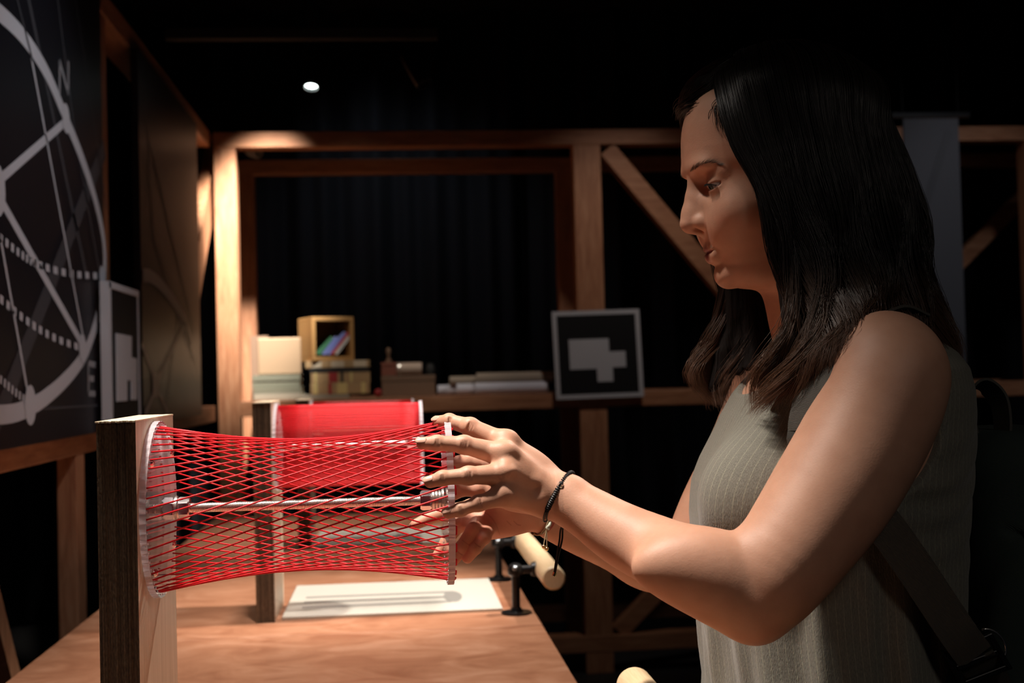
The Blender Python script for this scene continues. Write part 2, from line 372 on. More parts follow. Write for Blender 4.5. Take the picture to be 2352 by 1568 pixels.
# small block sign standing on the rail between the panels
XS = XP+.03
y0 = WX(249, 800, XS).y; y1 = WX(318, 800, XS).y; zt = WX(250, 648, XS).z
s1 = root('block_sign', (XS, (y0+y1)/2, zp), 'small black sign with pale stepped block shape, edge-on between the black panels', 'sign')
MB().box((XS-.02, y0, zp), (XS, y1, zt)).build('board', 'sign_black', s1)
mb = MB(); bw = .014
mb.box((XS-.018, y0-.001, zp), (XS+.004, y0+bw*1.6, zt)); mb.box((XS-.018, y0, zt-bw), (XS+.004, y1, zt+.002)); mb.box((XS-.018, y1-bw*.6, zp), (XS+.003, y1+.001, zt)); mb.box((XS-.018, y0, zp), (XS+.003, y1, zp+bw))
mb.build('border', 'sign_white', s1)
def ppoly(pts, X, th=.003):
    P = [WX(x, y, X) for x, y in pts]; n = len(P)
    return P+[p+Vector((th,0,0)) for p in P], [list(range(n)), list(range(n, 2*n))[::-1]]+[[i, (i+1)%n, n+(i+1)%n, n+i] for i in range(n)]
mb = MB(); v_, f_ = ppoly([(265,765),(300,772),(300,820),(312,824),(312,918),(300,918),(300,875),(290,872),(290,920),(267,922)], XS+.001); mb.add(v_, f_)
mb.build('block_shape', 'sign_white', s1)
# hanging banner behind the woman
bx0 = xat(2085, 600, 5.3); bx1 = xat(2212, 600, 5.3)
o = MB().box((bx0, 5.30, 0.9), (bx1, 5.31, zat(2150, 272, 5.3))).build('banner', 'banner_grey'); props(o, 'grey hanging banner with faint line drawing behind the woman\'s back', 'banner')
mb = MB(); A = [W(2098, 560, 5.296), W(2180, 300, 5.296)]; mb.beam(A[0], A[1], .03, .002); mb.build('faint_line', 'print_dim', o)
MB().beam((bx0-.05, 5.305, zat(2150, 272, 5.3)+.015), (bx1+.05, 5.305, zat(2150, 272, 5.3)+.015), .02, .02).build('hanging_bar', 'black_metal', o)
for x in (bx0, bx1): MB().cyl((x, 5.305, zat(2150, 272, 5.3)+.02), (x, 5.305, 3.3), .002, 6).build('hanging_wire', 'black_metal', o)
# ------------------------------------------------------------------ ceiling track and spotlights
yt = 4.6; c = W(715, 78, yt); 
tr = MB().box((xat(380, 78, yt), yt-.02, c.z-.02), (xat(1005, 70, yt), yt+.02, c.z+.015)).build('light_track', 'black_matte'); props(tr, 'black ceiling lighting track crossing the dark ceiling', 'lighting track')
MB().box((c.x-.02, yt-.015, c.z+.015), (c.x+.02, yt+.015, 3.3)).build('hanger', 'black_metal', tr)
def track_lamp(px, py, tilt, lit, label):
    top = W(px, 84, yt); r = root('track_spotlight', (top.x, yt, top.z-.02), label, 'spotlight')
    d = Vector((tilt, -.40, -1)).normalized(); base = Vector((top.x, yt, top.z-.02))
    MB().cyl(base+Vector((0,0,.0)), base-Vector((0,0,.05)), .012).build('stem', 'black_metal', r)
    o = base-Vector((0,0,.05)); L = .15
    MB().lathe(o-d*.02, d, [(0,.016),(.01,.026),(L-.01,.028),(L,.028),(L,.023),(L-.012,.023)], 24, cap=False).build('housing', 'black_metal', r, smooth=True, angle=40)
    if lit: MB().lathe(o+d*(L-.034), d, [(0,.023),(.002,.023)], 24).build('lamp_face', 'lamp_glow', r)
    else: MB().lathe(o+d*(L-.034), d, [(0,.023),(.002,.023)], 24).build('lens', 'black_matte', r)
    return r
track_lamp(718, 185, -.05, True, 'black track spotlight with its round lamp face glowing white')
track_lamp(935, 140, .5, False, 'unlit black track spotlight right of the glowing one')
# ------------------------------------------------------------------ table
TZ = .8325; TX0, TX1 = -.585, .249
seams = [.75, 2.28, 3.35, 4.3]
tb = root('exhibit_table', (-.17, 2.3, 0), 'long reddish stained plywood table carrying the red string exhibits', 'table')
for i in range(3):
    MB().box((TX0, seams[i]+.0012, TZ-.022), (TX1, seams[i+1]-.0012, TZ)).build('top_panel', 'table_ply', tb, bevel=.0015)
for (x0, x1, y0, y1) in ((TX0+.03,TX1-.03,.80,.83),(TX0+.03,TX1-.03,4.22,4.25),(TX0+.03,TX0+.06,.83,4.22),(TX1-.06,TX1-.03,.83,4.22)):
    MB().box((x0,y0,TZ-.13),(x1,y1,TZ-.0225)).build('apron', 'pine_y', tb)
for x in (TX0+.065, TX1-.155):
    for y in (.84, 2.4, 4.12): MB().box((x,y,0),(x+.09,y+.09,TZ-.0225)).build('leg', 'pine_z', tb, bevel=.002)
# white plates lying on the table
def plate(pts, label, draw=True):
    P = [WZ(x, y, TZ+.0005) for x, y in pts]; xs0 = (P[0].x+P[3].x)/2; xs1 = (P[1].x+P[2].x)/2; y0 = (P[2].y+P[3].y)/2; y1 = (P[0].y+P[1].y)/2
    r = root('white_plate', ((xs0+xs1)/2, (y0+y1)/2, TZ), label, 'plate')
    MB().box((xs0, y0, TZ), (xs1, y1, TZ+.006)).build('plate', 'plate_white', r, bevel=.001)
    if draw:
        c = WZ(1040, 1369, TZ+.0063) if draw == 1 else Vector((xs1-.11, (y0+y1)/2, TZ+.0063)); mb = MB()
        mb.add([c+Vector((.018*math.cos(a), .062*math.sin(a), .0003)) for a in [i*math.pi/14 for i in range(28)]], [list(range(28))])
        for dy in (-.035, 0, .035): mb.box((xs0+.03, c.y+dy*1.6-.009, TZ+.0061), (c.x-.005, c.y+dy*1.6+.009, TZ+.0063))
        mb.build('grey_marks', 'plate_grey', r)  # flat grey bands and an oval laid on the plate
plate([(688,1350),(1122,1333),(1156,1404),(641,1423)], 'white plate with grey lines on the table in front of the nearest handle')
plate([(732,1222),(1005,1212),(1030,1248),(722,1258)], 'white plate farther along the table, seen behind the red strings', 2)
# ------------------------------------------------------------------ dowels held by black brackets at the table edge
def dowel(px_, py_, Yref, Yn, Yf, label, brackets):
    a = W(px_, py_, Yref); a = Vector((a.x, Yn, a.z)); r = .021
    rt = root('grip_dowel', a, label, 'handle')
    b = Vector((a.x, Yf, a.z))
    MB().lathe(a, (0,1,0), [(0,r-.003),(.003,r),(Yf-Yn-.003,r),(Yf-Yn,r-.003)], 32).build('dowel', 'dowel_wood', rt, smooth=True, angle=30)
    for y in brackets:
        bx = TX1-.035; br = root_part = MB()
        br.lathe((bx, y, TZ), (0,0,1), [(0,.028),(.004,.028),(.005,.012),(.012,.009)], 24)
        zt = a.z
        br.cyl((bx, y, TZ+.01), (bx, y, zt), .0075)
        br.lathe((bx, y, zt-.012), (0,0,1), [(0,.009),(.004,.014),(.012,.015),(.020,.012),(.024,.006)], 20)
        br.cyl((bx, y, zt), (a.x-r+.002, y, a.z), .0075)
        br.lathe((a.x-r-.006, y, a.z), (1,0,0), [(0,.012),(.008,.014)], 20)
        bo = br.build('bracket', 'black_metal', rt, smooth=True, angle=35)
        MB().lathe((bx-.002, y-.0165, zt+.006), (0,-.8,.6), [(-.004,.005),(0,.0048),(.0015,.003)], 16).build('set_screw', 'knob_grey', bo, smooth=True)
dowel(1272, 1328, 2.28, 2.28, 2.86, 'pale wooden grip dowel on black brackets behind the dangling bracelet cord', (2.40, 2.80))
dowel(1456, 1572, 1.50, .95, 1.50, 'pale wooden grip dowel end poking up at the bottom below the elbow', (1.08, 1.42))
# ------------------------------------------------------------------ string rigs
def rig(Yc, twist, nstr, sr, label, post_label, detail=True, zr_=None):
    a = W(373, 1168, 1.25); b = W(1022, 1147, 1.25); dz = 0
    xa, xb = a.x, b.x; zc0, zc1 = a.z, b.z
    if not detail: zc0 = zc1 = (a.z+b.z)/2-(zr_ or 0)
    R0, R1 = .082, .080; t = .0060; rh0, rh1 = R0*.935, R1*.94
    xp = xa-t-.0005
    rt = root('string_exhibit', (xp, Yc, TZ), label, 'exhibit')
    zt = W(300, 962, 1.26).z-(zr_ or 0)
    # post: smooth faces and a rough laminated edge as separate veneers
    pw = .0335
    po = MB().box((xp-pw, Yc-.0865, TZ), (xp, Yc+.106, zt)).build('post', ['post_ply'], rt)
    mb = MB(); ns = 15
    for i in range(ns):
        x0 = xp-pw+pw*i/ns; x1 = xp-pw+pw*(i+1)/ns; dd = random.uniform(.0003, .0016)
        mb.box((x0+.0001, Yc-.0865-dd, TZ), (x1-.0001, Yc-.0864, zt-random.uniform(0,.0012)))
    o = mb.build('laminated_edge', 'ply_edge', po); o['kind'] = 'stuff'
    mb = MB(); n1 = 26
    vs = [(xp-pw-.0004, Yc+.1065, zt), (xp+.0004, Yc+.1065, zt)]; vt = []
    for i in range(n1+1): vt.append((xp-pw-.0004+(pw+.0008)*i/n1, Yc-.089-random.uniform(0,.0015), zt+random.uniform(-.0006,.0)))
    top = [Vector(v)+Vector((0,0,.0014)) for v in vt]; nn_ = n1+1
    allv = vt+top+vs+[Vector(v)+Vector((0,0,.0014)) for v in vs]
    f = [list(range(nn_, 2*nn_))+[2*nn_+3, 2*nn_+2]]+[[i, i+1, nn_+i+1, nn_+i] for i in range(n1)]+[[nn_-1, 2*nn_+1, 2*nn_+3, 2*nn_-1],[2*nn_, 0, nn_, 2*nn_+2],[2*nn_+1,2*nn_,2*nn_+2,2*nn_+3]]
    mb.add(allv, f); mb.build('sawn_top', 'ply_top', po)
    def disc(xf, xb_, zc, R, name, label_=None):    # notched acrylic disc from xf to xb_
        n = 52*4; mb = MB(); rings = []
        vs = []
        def rr(k): return R if (k//2) % 2 == 0 else R-.0013
        for x, rad in ((xf, None), (xb_, None)):
            for k in range(n):
                A = 2*math.pi*(k//2*2+(k%2)*1.0)/n; A = 2*math.pi*k/n
                r_ = R if k % 4 in (0, 1) else R-.0006
                vs.append((x, Yc+r_*math.cos(A), zc+r_*math.sin(A)))
        fr = [[k, (k+1)%n, n+(k+1)%n, n+k] for k in range(n)]
        mb.add(vs, [list(range(n))[::-1], list(range(n, 2*n))], 0)
        mb.v = mb.v; base = 0
        mb.f += fr; mb.mi += [1]*n
        # inner groove ring so the thick border reads
        return mb.build(name, ['acrylic_face', 'acrylic_rim'], rt)
    d0 = disc(xa-t, xa, zc0, R0, 'acrylic_disc'); d1 = disc(xb, xb+t, zc1, R1, 'acrylic_disc')
    # ferrules at the holes
    for dd_, xx, zc, rh, sgn in ((d0, xa, zc0, rh0, 1), (d1, xb, zc1, rh1, -1)):
        mb = MB()
        for k in range(52):
            A = 2*math.pi*(k+.5)/52; mb.lathe((xx, Yc+(rh+.0022)*math.cos(A), zc+(rh+.0022)*math.sin(A)), (sgn,0,0), [(0,.0011),(.0004,.0011)], 6)
        o = mb.build('hole_rims', 'acrylic_rim', dd_); o['kind'] = 'stuff'
    # strings, each its own part sharing a mesh would need scaling: build direct
    for k in range(nstr):
        A0 = 2*math.pi*(k+.25)/nstr; A1 = A0+twist
        p0 = Vector((xa-.001, Yc+rh0*math.cos(A0), zc0+rh0*math.sin(A0))); p1 = Vector((xb+.0015, Yc+rh1*math.cos(A1), zc1+rh1*math.sin(A1)))
        mb = MB(); pts = [p0+(p1-p0)*i/6 for i in range(7)]
        if detail:
            A2 = 2*math.pi*(k+1.25)/nstr+twist
            if k % 2 == 0:
                oo = lambda A, e: Vector((xb+t+.0012, Yc+(rh1+e)*math.cos(A), zc1+(rh1+e)*math.sin(A)))
                pts += [Vector((xb+t, p1.y, p1.z)), oo(A1+.01, .0), oo((A1+A2)/2, .0), oo(A2-.01, 0), Vector((xb+t-.001, Yc+rh1*math.cos(A2), zc1+rh1*math.sin(A2)))]
            else: pts += [Vector((xb+t, p1.y, p1.z))]
        mb.tube(pts, sr, 6); mb.build('string', 'red_cord', rt, smooth=True)
    # threaded rod
    L = xb-xa; pitch = .00155; pr = []; nt = int(L/pitch)*4 if detail else 8; ax = Vector((xb-xa, 0, zc1-zc0)).normalized(); Lr = L+.0155
    nt = int(Lr/pitch)*4 if detail else 8
    def th(tt, A, r):
        ph = (tt/pitch-A/(2*math.pi)) % 1.0; return .0040+.0007*(1-abs(2*ph-1))*1.0 if detail else .0045
    o0 = Vector((xa-.012, Yc, zc0)) - ax*.0
    MB().lathe(o0, ax, [(Lr*i/nt, .004) for i in range(nt+1)], 20, rfun=th).build('threaded_rod', 'steel', rt, smooth=True)
    def hexnut(c, length, rad, name='hex_nut', m_='chrome'):
        def hx(tt, A, r):
            a6 = (A % (math.pi/3))-math.pi/6; return min(r, rad*math.cos(math.pi/6)/math.cos(a6))
        MB().lathe(c, (1,0,0), [(0, rad*.86),(length*.12, rad*.97),(length*.2, rad*1.2),(length*.8, rad*1.2),(length*.88, rad*.97),(length, rad*.86)], 48, rfun=hx).build(name, m_, rt, smooth=True, angle=25)
    hexnut((xa+.0002, Yc, zc0), .012, .0105); hexnut((xa+.0145, Yc, zc0), .011, .0105)
    MB().lathe((xa+.0122, Yc, zc0), (1,0,0), [(0,.0115),(.0022,.0115)], 32).build('washer', 'steel', rt, smooth=True, angle=30)
    hexnut((xb-.0235, Yc, zc1), .011, .0095)
    for i in range(4): MB().lathe((xb-.0123+i*.003, Yc, zc1), (1,0,0), [(0,.0095 if i < 3 else .011),(.0022,.0095 if i < 3 else .011)], 28).build('washer', 'steel', rt, smooth=True, angle=30)
    for (cy, cz) in ((-.052,.046),(.052,.049),(.055,-.040),(-.045,-.053)):
        MB().lathe((xa, Yc+cy, zc0+cz), (1,0,0), [(0,.0042),(.0016,.0038),(.0028,.0022),(.003,.0)], 16, cap=False).build('screw', 'chrome', rt, smooth=True)
    return xa, xb, zc0, zc1
rig(1.25, -math.radians(72), 52, .00082, 'near red string hyperboloid between clear discs on a plywood post, gripped by the woman', '')
rig(2.5, 0.0, 96, .00095, 'second red string cylinder, untwisted, behind the near strings', '', False, .007)
rig(3.55, 0.0, 96, .0010, 'farthest red string cylinder, half hidden inside the outline of the second', '', False, .020)
# ------------------------------------------------------------------ things on the back shelf
ZS = zsh
def bx(px0, py0, px1, py1, Y, d, name, m_, parent=None, bevel=.002):
    p = W((px0+px1)/2, (py0+py1)/2, Y); a = W(px0, (py0+py1)/2, Y); b = W(px1, (py0+py1)/2, Y); t = W((px0+px1)/2, py0, Y); q = W((px0+px1)/2, py1, Y)
    return MB().box((a.x, Y, q.z), (b.x, Y+d, t.z)).build(name, m_, parent, bevel=bevel)
def shelf_thing(x0, x1, z0, z1, Y, d, name, m_, label, cat, group=None, spine=None, bands=None):
    r = root(name, ((x0+x1)/2, Y, z0), label, cat, group)
    if cat == 'book':
        c = .004
        mb = MB(); mb.box((x0, Y, z0), (x1, Y+d, z0+c)); mb.box((x0, Y, z1-c), (x1, Y+d, z1)); mb.box((x0, Y, z0+c), (x1, Y+c, z1-c)); mb.build('cover', m_, r, bevel=.001)
        MB().box((x0+.003, Y+c, z0+c), (x1-.003, Y+d-.004, z1-c)).build('pages', 'paper_cream', r)
        for (f0, f1, bm_) in (bands or ()):
            MB().box((x0+(x1-x0)*f0, Y-.0012, z0+.001), (x0+(x1-x0)*f1, Y+.001, z1-.001)).build('spine_band', bm_, r)
    return r
xs = lambda px: xat(px, 890, 5.56)
YS = 5.56; SS = YS/3000
z = ZS+.001
def stack(x0p, x1p, items, z, wob=.006):
    for (hpx, m_, label, bands) in items:
        h = hpx*SS; dx = random.uniform(-wob, wob)
        shelf_thing(xs(x0p)+dx, xs(x1p)+dx, z, z+h-.0006, YS+random.uniform(0,.01), .17, 'book', m_, label, 'book', None, None, bands); z += h
    return z
zl = stack(582, 692, [(15,'book_pale','pale bottom book of the grey-green stack at the left end of the shelf',None),(14,'book_greygreen','grey-green book second from the bottom of the left stack',None),
   (14,'book_greygreen','grey-green book third from the bottom of the left stack',None),(14,'book_greygreen','grey-green top book of the left stack, under the blond square block',None)], z)
r = root('square_block', ((xs(592)+xs(692))/2, YS+.02, zl), 'blond square wooden block standing on the grey-green book stack', 'block')
MB().box((xs(592), YS+.02, zl), (xs(692), YS+.06, zl+84*SS)).build('block', 'book_blond', r, bevel=.006)
r = root('upright_board', (xs(575), YS+.12, ZS), 'dark brown upright board behind the left book stack', 'board')
MB().box((xs(566), YS+.185, ZS+.0005), (xs(608), YS+.205, ZS+150*SS)).build('board', 'box_brown', r)
zz = stack(686, 800, [(10,'book_pale','thin pale book under the gold-banded books',None)], z)
zz = stack(714, 850, [(26,'book_tan','tan gold-banded book at the bottom of the middle stack',[(.05,.12,'book_gold'),(.3,.36,'book_red'),(.45,.62,'book_gold'),(.86,.93,'book_gold')]),
   (24,'book_tan','tan book with red and gold bands, second in the middle stack',[(.06,.1,'book_gold'),(.3,.45,'book_red'),(.5,.55,'book_black'),(.66,.7,'book_gold')]),
   (10,'book_black','thin black book in the middle stack',None)], zz)
zz = stack(704, 852, [(16,'book_tan','brown book with pale bands under the open cube',[(.1,.25,'paper_cream'),(.4,.6,'paper_cream'),(.75,.95,'paper_cream')])], zz)
# open cube with leaning books
x0, x1 = xs(716), xs(818); h = x1-x0; yb = YS+.02; d = .2; th = .017
r = root('open_cube', ((x0+x1)/2, yb, zz), 'orange-brown open wooden cube box on the middle book stack', 'box')
cube_z = zz
for lo, hi, nm in (((x0,yb,zz),(x1,yb+d,zz+th),'panel'),((x0,yb,zz+h-th),(x1,yb+d,zz+h),'panel'),((x0,yb,zz+th),(x0+th,yb+d,zz+h-th),'panel'),((x1-th,yb,zz+th),(x1,yb+d,zz+h-th),'panel'),((x0+th,yb+d-.01,zz+th),(x1-th,yb+d-.002,zz+h-th),'back_panel')):
    MB().box(lo, hi).build(nm, 'crate_orange', r, bevel=.002)
for i, (m_, lb, off) in enumerate((('book_white','white leaning book in the open cube, nearest its right wall', 0),('book_red','thin red leaning book in the open cube', .0125),('book_blue','blue leaning book in the open cube', .0250),('book_blue','second blue book lying against the others in the open cube', .0395),('glass_green','dark green leaning book at the left in the open cube',.0545))):
    an = math.radians(50); u = Vector((math.cos(an),0,math.sin(an))); n_ = Vector((-math.sin(an),0,math.cos(an))); w = .005 if m_ == 'book_red' else .0065
    L = .060 if i < 3 else .047
    c = Vector((x0+.106, yb+.07+i*.004, zz+th+.0075))+u*(L+.004)-Vector((off*1.28,0,0))
    bo = root('book', c-u*L, lb, 'book', 'books leaning inside the open cube')
    MB().obox(c, u*L, Vector((0,.055,0)), n_*w).build('cover', m_, bo); MB().obox(c+u*.002, u*(L-.001), Vector((0,.0535,0)), n_*(w-.002)).build('pages', 'paper_cream', bo)
    qv = Matrix.Rotation(.36, 3, 'Z') @ (bo.location-r.location); bo.location = r.location+qv; bo.rotation_euler = (0,0,.36)
r.rotation_euler = (0,0,.36); r.location.y += .0
# small boxes and tin
def crate(px0, px1, z0, hpx, m_, name, label, cat, lid=True, Y=YS+.01, d=.12):
    r = root(name, ((xs(px0)+xs(px1))/2, Y, z0), label, cat); h = hpx*SS
    MB().box((xs(px0), Y, z0), (xs(px1), Y+d, z0+h*.72)).build('body', m_, r, bevel=.002)
    MB().box((xs(px0)-.002, Y-.002, z0+h*.72+.001), (xs(px1)+.002, Y+d+.002, z0+h)).build('lid', m_, r, bevel=.002)
    return z0+h
z1 = crate(877, 1000, z, 48, 'box_brown', 'storage_box', 'brown lidded box on the shelf under the small tin', 'box')
z2 = crate(877, 912, z1+.001, 30, 'box_red', 'small_box', 'small reddish box carrying the little stamp on the brown box', 'box', d=.08)
r = root('tin', (xs(940), YS+.06, z1), 'round coppery tin lying on the brown box', 'tin')
MB().lathe((xs(908), YS+.055, z1+.028), (1,0,0), [(0,.024),(.003,.027),(.11,.027),(.115,.024)], 28).build('can', 'tin', r, smooth=True, angle=35)
MB().lathe((xs(908)+.016, YS+.055, z1+.028), (1,0,0), [(0,.0278),(.006,.0278)], 28).build('rim', 'steel', r, smooth=True, angle=35)
r = root('hand_stamp', (xs(894), YS+.05, z2), 'little dark turned-handle stamp standing on the small reddish box', 'stamp')
MB().lathe((xs(894), YS+.05, z2), (0,0,1), [(0,.014),(.012,.014),(.016,.006),(.035,.007),(.05,.011),(.06,.008),(.064,.002)], 20).build('handle', 'box_brown', r, smooth=True, angle=40)
r = root('small_jar', (xs(987), YS+.05, z1), 'small dark jar at the right end of the brown box', 'jar')
MB().lathe((xs(990), YS+.05, z1), (0,0,1), [(0,.017),(.003,.019),(.035,.019),(.042,.014),(.05,.014)], 20).build('jar_body', 'book_black', r, smooth=True, angle=40)
r = root('red_ball', (xs(868), YS+.06, ZS), 'small dark red ball between the books and brown box', 'ball')
MB().lathe((xs(868), YS+.06, ZS), (0,0,1), [(0,.003)]+[(.018-.018*math.cos(a), .018*math.sin(a)) for a in [i*math.pi/10 for i in range(1,10)]]+[(.036,.002)], 20).build('ball', 'book_red', r, smooth=True)
# paper rolls
def roll(px, pz, L, rad, m_, label, yaw=.25):
    a = Vector((xs(px), YS+.01, ZS+pz+rad+.0005)); d = Vector((math.cos(yaw), math.sin(yaw), 0)); r = root('paper_roll', a, label, 'paper roll', 'paper rolls on the shelf')
    MB().lathe(a, d, [(0,rad*.62),(0,rad),(L,rad),(L,rad*.62),(0.0,rad*.62)], 24, cap=False).build('rolled_sheet', m_, r, smooth=True, angle=40)
    MB().lathe(a+d*.002, d, [(0,rad*.35),(0,rad*.42),(L-.01,rad*.42),(L-.01,rad*.35),(0,rad*.35)], 16, cap=False).build('inner_sheet', m_, r, smooth=True, angle=40)
def roll2(x, y, zo, L, rad, m_, label):
    a = Vector((x, y, ZS+zo+rad+.0006)); d = Vector((1, .0, 0)); r = root('paper_roll', a, label, 'paper roll', 'paper rolls on the shelf')
    MB().lathe(a, d, [(0,rad*.7),(0,rad),(L,rad),(L,rad*.7),(0.0,rad*.7)], 24, cap=False).build('rolled_sheet', m_, r, smooth=True, angle=40)
    MB().lathe(a+d*.002, d, [(0,rad*.40),(0,rad*.5),(L-.01,rad*.5),(L-.01,rad*.40),(0,rad*.40)], 16, cap=False).build('inner_sheet', m_, r, smooth=True, angle=40)
roll2(xs(1092), YS-.002, 0, .31, .025, 'roll_paper', 'brightest white paper roll at the right front of the pile')
roll2(xs(1050), YS+.050, 0, .36, .024, 'roll_paper', 'white paper roll in the second row of the pile')
roll2(xs(1028), YS+.100, 0, .38, .023, 'roll_paper', 'pale paper roll in the third row of the pile, open end showing')
roll2(xs(1008), YS+.147, 0, .40, .022, 'roll_paper', 'pale paper roll farthest left and rearmost in the pile')
roll2(xs(1096), YS+.028, .0445, .33, .024, 'roll_tan', 'thick tan paper roll on top of the pile')
roll2(xs(1035), YS+.078, .0425, .36, .019, 'roll_tan', 'thinner tan paper roll lying left on top of the white rolls')
# framed leaning sign with block cross
c00, c10, c11, c01 = W(1278,918,5.476), W(1479,910,5.476), W(1470,710,5.486), W(1267,716,5.486)
r = root('block_sign', ((c00.x+c10.x)/2, 5.47, min(c00.z, c10.z)), 'square black sign with white border and stepped block shape leaning on the middle post', 'sign')
U = (c10-c00); V = (c01-c00); N = U.cross(V).normalized()
if N.y > 0: N = -N
P = lambda u, v, e: c00+U*u+V*v+N*e
def quadbox(u0, v0, u1, v1, e0, e1, mb):
    vs = [P(u0,v0,e0),P(u1,v0,e0),P(u1,v1,e0),P(u0,v1,e0),P(u0,v0,e1),P(u1,v0,e1),P(u1,v1,e1),P(u0,v1,e1)]
    mb.add(vs, [[0,3,2,1],[4,5,6,7],[0,1,5,4],[1,2,6,5],[2,3,7,6],[3,0,4,7]])
mb = MB(); quadbox(0,0,1,1,-.008,0,mb); mb.build('board', 'sign_black', r)
mb = MB(); b_ = .05
for q in ((0,0,1,b_),(0,1-b_,1,1),(0,b_,b_,1-b_),(1-b_,b_,1,1-b_)): quadbox(*q, .0004, .003, mb)
mb.build('border', 'sign_white', r)
poly = [(.175,.335),(.175,.675),(.63,.675),(.63,.525),(.815,.525),(.815,.345),(.66,.345),(.66,.185),(.48,.185),(.48,.335)]
mb = MB(); n = len(poly); mb.add([P(u,v,.0004) for u,v in poly]+[P(u,v,.003) for u,v in poly], [list(range(n)), list(range(n,2*n))[::-1]]+[[i,(i+1)%n,n+(i+1)%n,n+i] for i in range(n)])
mb.build('block_shape', 'sign_white', r)
r = root('cup', WX(470, 915, XL), 'small white cup on the rail beside the corner post', 'cup')
p = Vector((XL-.04, 4.95, zr+.0005)); MB().lathe(p, (0,0,1), [(0,.02),(.003,.026),(.05,.032),(.05,.029),(.006,.022)], 20, cap=False).build('cup_body', 'book_white', r, smooth=True, angle=40)
r = root('small_spotlight', W(580, 345, 6.0), 'small pale spotlight tucked under the top beam by the corner', 'spotlight')
MB().lathe(W(570, 341, 6.0), (.8,-.4,-.3), [(0,.025),(.01,.032),(.06,.034),(.06,.028)], 20, cap=False).build('housing', 'book_white', r, smooth=True, angle=40)
MB().cyl(W(570, 341, 6.0), W(566, 318, 6.0), .008).build('stem', 'black_metal', r)
# ------------------------------------------------------------------ implicit body modelling
f32 = np.float32
def v3(p): return np.array(p, f32)
class Prim:
    def __init__(s, fn, lo, hi, mode='u', k=.006, tag=None): s.fn, s.lo, s.hi, s.mode, s.k, s.tag = fn, np.array(lo)-s_pad(k), np.array(hi)+s_pad(k), mode, k, tag
def s_pad(k): return .012+k
def cone(a, b, ra, rb, mode='u', k=.006, sq=None):
    a, b = v3(a), v3(b); ab = b-a; L2 = float(ab@ab)+1e-12; r = max(ra, rb)
    def fn(X, Y, Z):
        x, y, z = X-a[0], Y-a[1], Z-a[2]
        t = np.clip((x*ab[0]+y*ab[1]+z*ab[2])/L2, 0, 1)
        return np.sqrt((x-t*ab[0])**2+(y-t*ab[1])**2+(z-t*ab[2])**2)-(ra+(rb-ra)*t)
    return Prim(fn, np.minimum(a, b)-r, np.maximum(a, b)+r, mode, k)
def ell(c, r, mode='u', k=.006, rot=None):
    c = v3(c); r = v3(r); R = np.array(rot, f32) if rot is not None else np.eye(3, dtype=f32)   # rows of R = local axes
    ext = np.abs(R.T)@r
    def fn(X, Y, Z):
        x, y, z = X-c[0], Y-c[1], Z-c[2]
        q = [R[i,0]*x+R[i,1]*y+R[i,2]*z for i in range(3)]
        k0 = np.sqrt(sum((q[i]/r[i])**2 for i in range(3))); k1 = np.sqrt(sum((q[i]/r[i]**2)**2 for i in range(3)))
        return k0*(k0-1)/np.maximum(k1, 1e-6)
    return Prim(fn, c-ext, c+ext, mode, k)
def chain(P, R, k=.004, mode='u'): return [cone(P[i], P[i+1], R[i], R[i+1], mode, k) for i in range(len(P)-1)]
def smin(a, b, k):
    h = np.maximum(k-np.abs(a-b), 0)/k; return np.minimum(a, b)-h*h*k*.25
def evaluate(prims, lo, hi, h):
    lo = np.array(lo, float); n = np.ceil((np.array(hi)-lo)/h).astype(int)+1
    A = np.full(tuple(n), .05, f32)
    ax = [(lo[i]+h*np.arange(n[i])).astype(f32) for i in range(3)]
    for p in prims:
        s = []
        for i in range(3):
            a = int(np.clip(np.floor((p.lo[i]-lo[i])/h), 0, n[i])); b = int(np.clip(np.ceil((p.hi[i]-lo[i])/h)+1, 0, n[i])); s.append(slice(a, b))
        if any(q.stop-q.start < 1 for q in s): continue
        d = p.fn(ax[0][s[0]][:,None,None], ax[1][s[1]][None,:,None], ax[2][s[2]][None,None,:])
        S = A[s[0], s[1], s[2]]
        if p.mode == 'u': S[...] = smin(S, d, p.k)
        elif p.mode == 's': S[...] = -smin(-S, d, p.k)
        elif p.mode == 'd': S[...] = S+d                    # displacement
        else: S[...] = -smin(-S, -d, p.k)
    return A, lo, h
